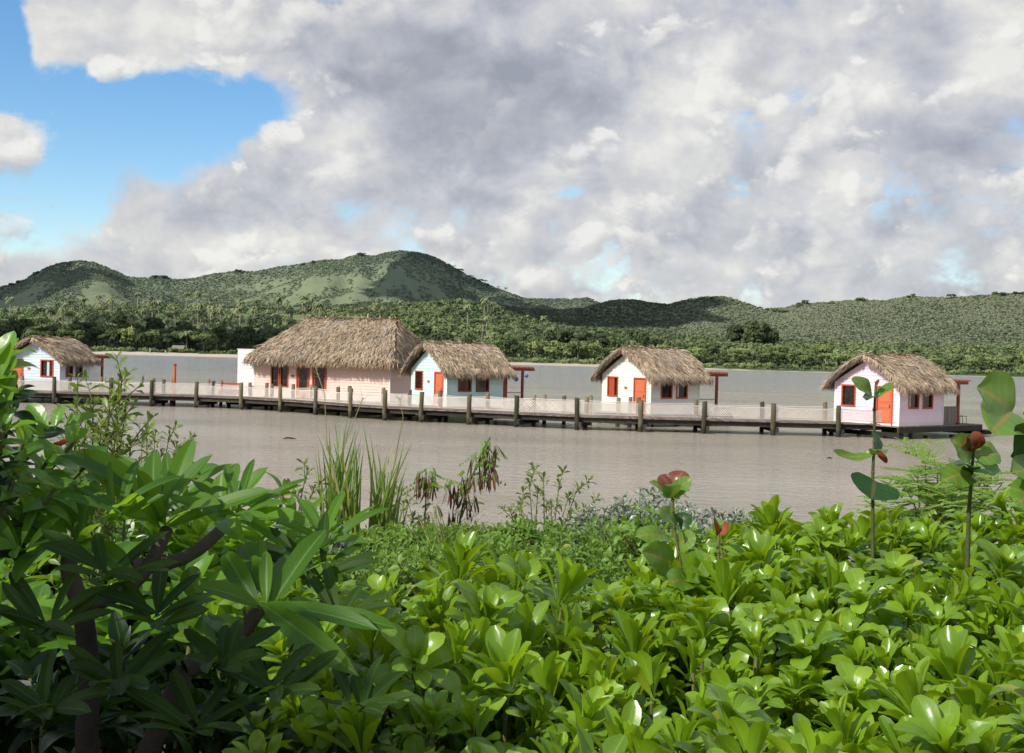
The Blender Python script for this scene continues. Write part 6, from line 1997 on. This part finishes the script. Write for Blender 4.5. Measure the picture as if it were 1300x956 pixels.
sea_grape('sea grape with a crumpled rust-red leaf at its tip, by the picture edge', 1235, d2,
    [[(1228, 720, d2), (1230, 650, d2), (1233, 610, d2), (1236, 570, d2)]],
    [((1234, 580, d2), (1206, 558, d2 - .04), L_(36, d2), CAMU, .3, .8, M_grape, 'foliage'), ((1234, 600, d2), (1194, 612, d2 - .06), L_(38, d2), (-.2, -.8, .6), .2, .75, M_grape, 'foliage'),
     ((1236, 578, d2), (1270, 578, d2 + .02), L_(34, d2), (.1, -.8, .6), .35, .6, M_grape, 'foliage'), ((1240, 585, d2), (1264, 600, d2 - .05), L_(30, d2), (.5, -.8, .2), .3, .3, M_grape_dk, 'shaded_foliage'),
     ((1236, 595, d2), (1215, 592, d2 - .1), L_(26, d2), (0, -.3, 1), .2, .3, M_grape_dk, 'shaded_foliage'), ((1234, 598, d2), (1262, 604, d2 - .12), L_(40, d2), (0, -.3, 1), .3, .3, M_grape_dk, 'shaded_foliage'),
     ((1236, 572, d2), (1236, 548, d2 - .02), L_(20, d2), (.3, -.9, .1), .9, .5, M_driedleaf, 'dried_leaf'), ((1236, 572, d2), (1226, 562, d2 - .05), L_(17, d2), (-.5, -.8, .3), -.9, .4, M_driedleaf, 'dried_leaf'), ((1237, 570, d2), (1244, 552, d2 - .02), L_(13, d2), (.6, -.8, .1), .8, .3, M_driedleaf, 'dried_leaf')])
d3 = 2.6
sea_grape('sea grape branch with the biggest pale round leaves, by the picture edge', 1335, d3,
    [[(1340, 720, d3), (1338, 620, d3), (1330, 540, d3), (1300, 524, d3)], [(1330, 540, d3), (1318, 560, d3), (1310, 580, d3)]],
    [((1286, 522, d3), (1240, 492, d3 - .05), L_(74, d3), (-.25, -.85, .45), .12, .9, M_grape, 'foliage'), ((1284, 524, d3), (1258, 548, d3 - .1), L_(66, d3), (.1, -.75, .65), .15, .85, M_grape, 'foliage'),
     ((1320, 560, d3), (1290, 540, d3 - .1), L_(70, d3), (-.5, -.8, .1), .2, .3, M_grape_dk, 'shaded_foliage'), ((1318, 600, d3), (1282, 600, d3 - .08), L_(44, d3), CAMU, .25, .7, M_grape, 'foliage'),
     ((1320, 620, d3), (1290, 640, d3 - .08), L_(50, d3), CAMU, .25, .5, M_grape, 'foliage'), ((1315, 590, d3), (1285, 578, d3 + .02), L_(30, d3), CAMU, .3, .9, M_grape, 'foliage')])
d4 = 3.9
sea_grape('sea grape with a shiny copper young leaf on top, below the cream hut', 855, d4,
    [[(872, 800, d4), (865, 720, d4), (856, 670, d4), (854, 635, d4), (852, 618, d4)]],
    [((855, 625, d4), (868, 598, d4 + .02), L_(30, d4), (-.5, -.8, .4), .5, .6, M_copper, 'copper_leaf'), ((852, 624, d4), (838, 603, d4 + .02), L_(24, d4), (.4, -.85, .4), .5, .5, M_copper, 'copper_leaf'),
     ((852, 628, d4), (824, 612, d4 - .02), L_(13, d4), (.1, -.7, .7), .3, .7, M_grape, 'foliage'), ((854, 630, d4), (878, 608, d4 - .05), L_(24, d4), (-.5, -.7, .5), .3, .4, M_grape, 'foliage'), ((850, 632, d4), (858, 615, d4 - .14), L_(22, d4), CAMU, .3, .8, M_grape, 'foliage'),
     ((858, 660, d4), (838, 652, d4 - .1), L_(24, d4), CAMU, .3, .5, M_grape, 'foliage'), ((856, 668, d4), (878, 655, d4), L_(22, d4), (-.3, -.8, .5), .3, .3, M_grape_dk, 'shaded_foliage'),
     ((846, 680, d4), (806, 682, d4 - .06), L_(28, d4), (-.1, -.7, .7), .25, .9, M_grape, 'foliage'), ((853, 716, d4), (815, 700, d4 - .1), L_(42, d4), (0, -.9, .35), .2, .55, M_grape, 'foliage'),
     ((874, 730, d4 - .1), (900, 706, d4 - .16), L_(38, d4), (-.1, -.9, .4), .2, .6, M_grape, 'foliage'), ((876, 735, d4 - .1), (850, 740, d4 - .2), L_(34, d4), (-.1, -.8, .5), .2, .8, M_grape, 'foliage'), ((862, 690, d4), (884, 682, d4 - .05), L_(26, d4), CAMU, .3, .9, M_grape, 'foliage')])
d5 = 3.8
sea_grape('thin stalk with two dark folded leaves beside the copper leafed sea grape', 912, d5,
    [[(914, 780, d5), (913, 730, d5), (912, 700, d5), (912, 678, d5)]],
    [((912, 680, d5), (906, 657, d5), L_(9, d5), (.6, -.7, .2), .2, .3, M_driedleaf, 'dried_leaf'), ((912, 680, d5), (925, 663, d5), L_(11, d5), (-.7, -.6, .2), -.5, .6, M_driedleaf, 'dried_leaf'), ((912, 690, d5), (896, 690, d5), L_(12, d5), CAMU, .3, .6, M_grape, 'foliage')])

# ---- unseen tree added beside the photographer; its canopy is shaped to shade the frangipani corner
t = thing('unseen_shade_tree', 'unseen leafy tree added at the side to shade the frangipani corner', 'tree', (-5.4, -1.4, 2.2))
rt = np.random.RandomState(77)
m = MB()
m.tube([(0, 0, -.3), (.05, 0, 1.2), (-.05, .05, 2.4), (0, 0, 3.4)], [.17, .14, .12, .09], 10)
lob = [(0, 0, 4.8, 1.2, .9), (.9, .5, 4.6, .85, .6), (-.9, -.3, 4.7, .9, .7), (.2, -.8, 4.9, .8, .6), (-.2, .8, 4.5, .8, .6), (-.3, -1.7, 4.8, .9, .7), (.3, .1, 4.3, .9, .5), (-1.6, .1, 4.5, .8, .6)]
for l in lob: m.tube(curve((0, 0, 2.6), (l[0], l[1], l[2]), (0, 0, .15), 6), np.linspace(.07, .02, 6), 6)
m.build('trunk', M_bark, t)
m = MB()
c_, d_, ix = clump_points(4200, lob, rt)
c_ = c_ * (1, 1, 1) - d_ * rt.uniform(0, .5, (len(c_), 1))
n_ = len(c_)
M = np.einsum('nij,njk->nik', Rz(rt.uniform(0, 6.28, n_)), Rx(rt.uniform(-1.0, .6, n_))) * .22
m.inst(OVAL[0], M, c_, rt.rand(n_))
m.build('crown', M_broad, t)
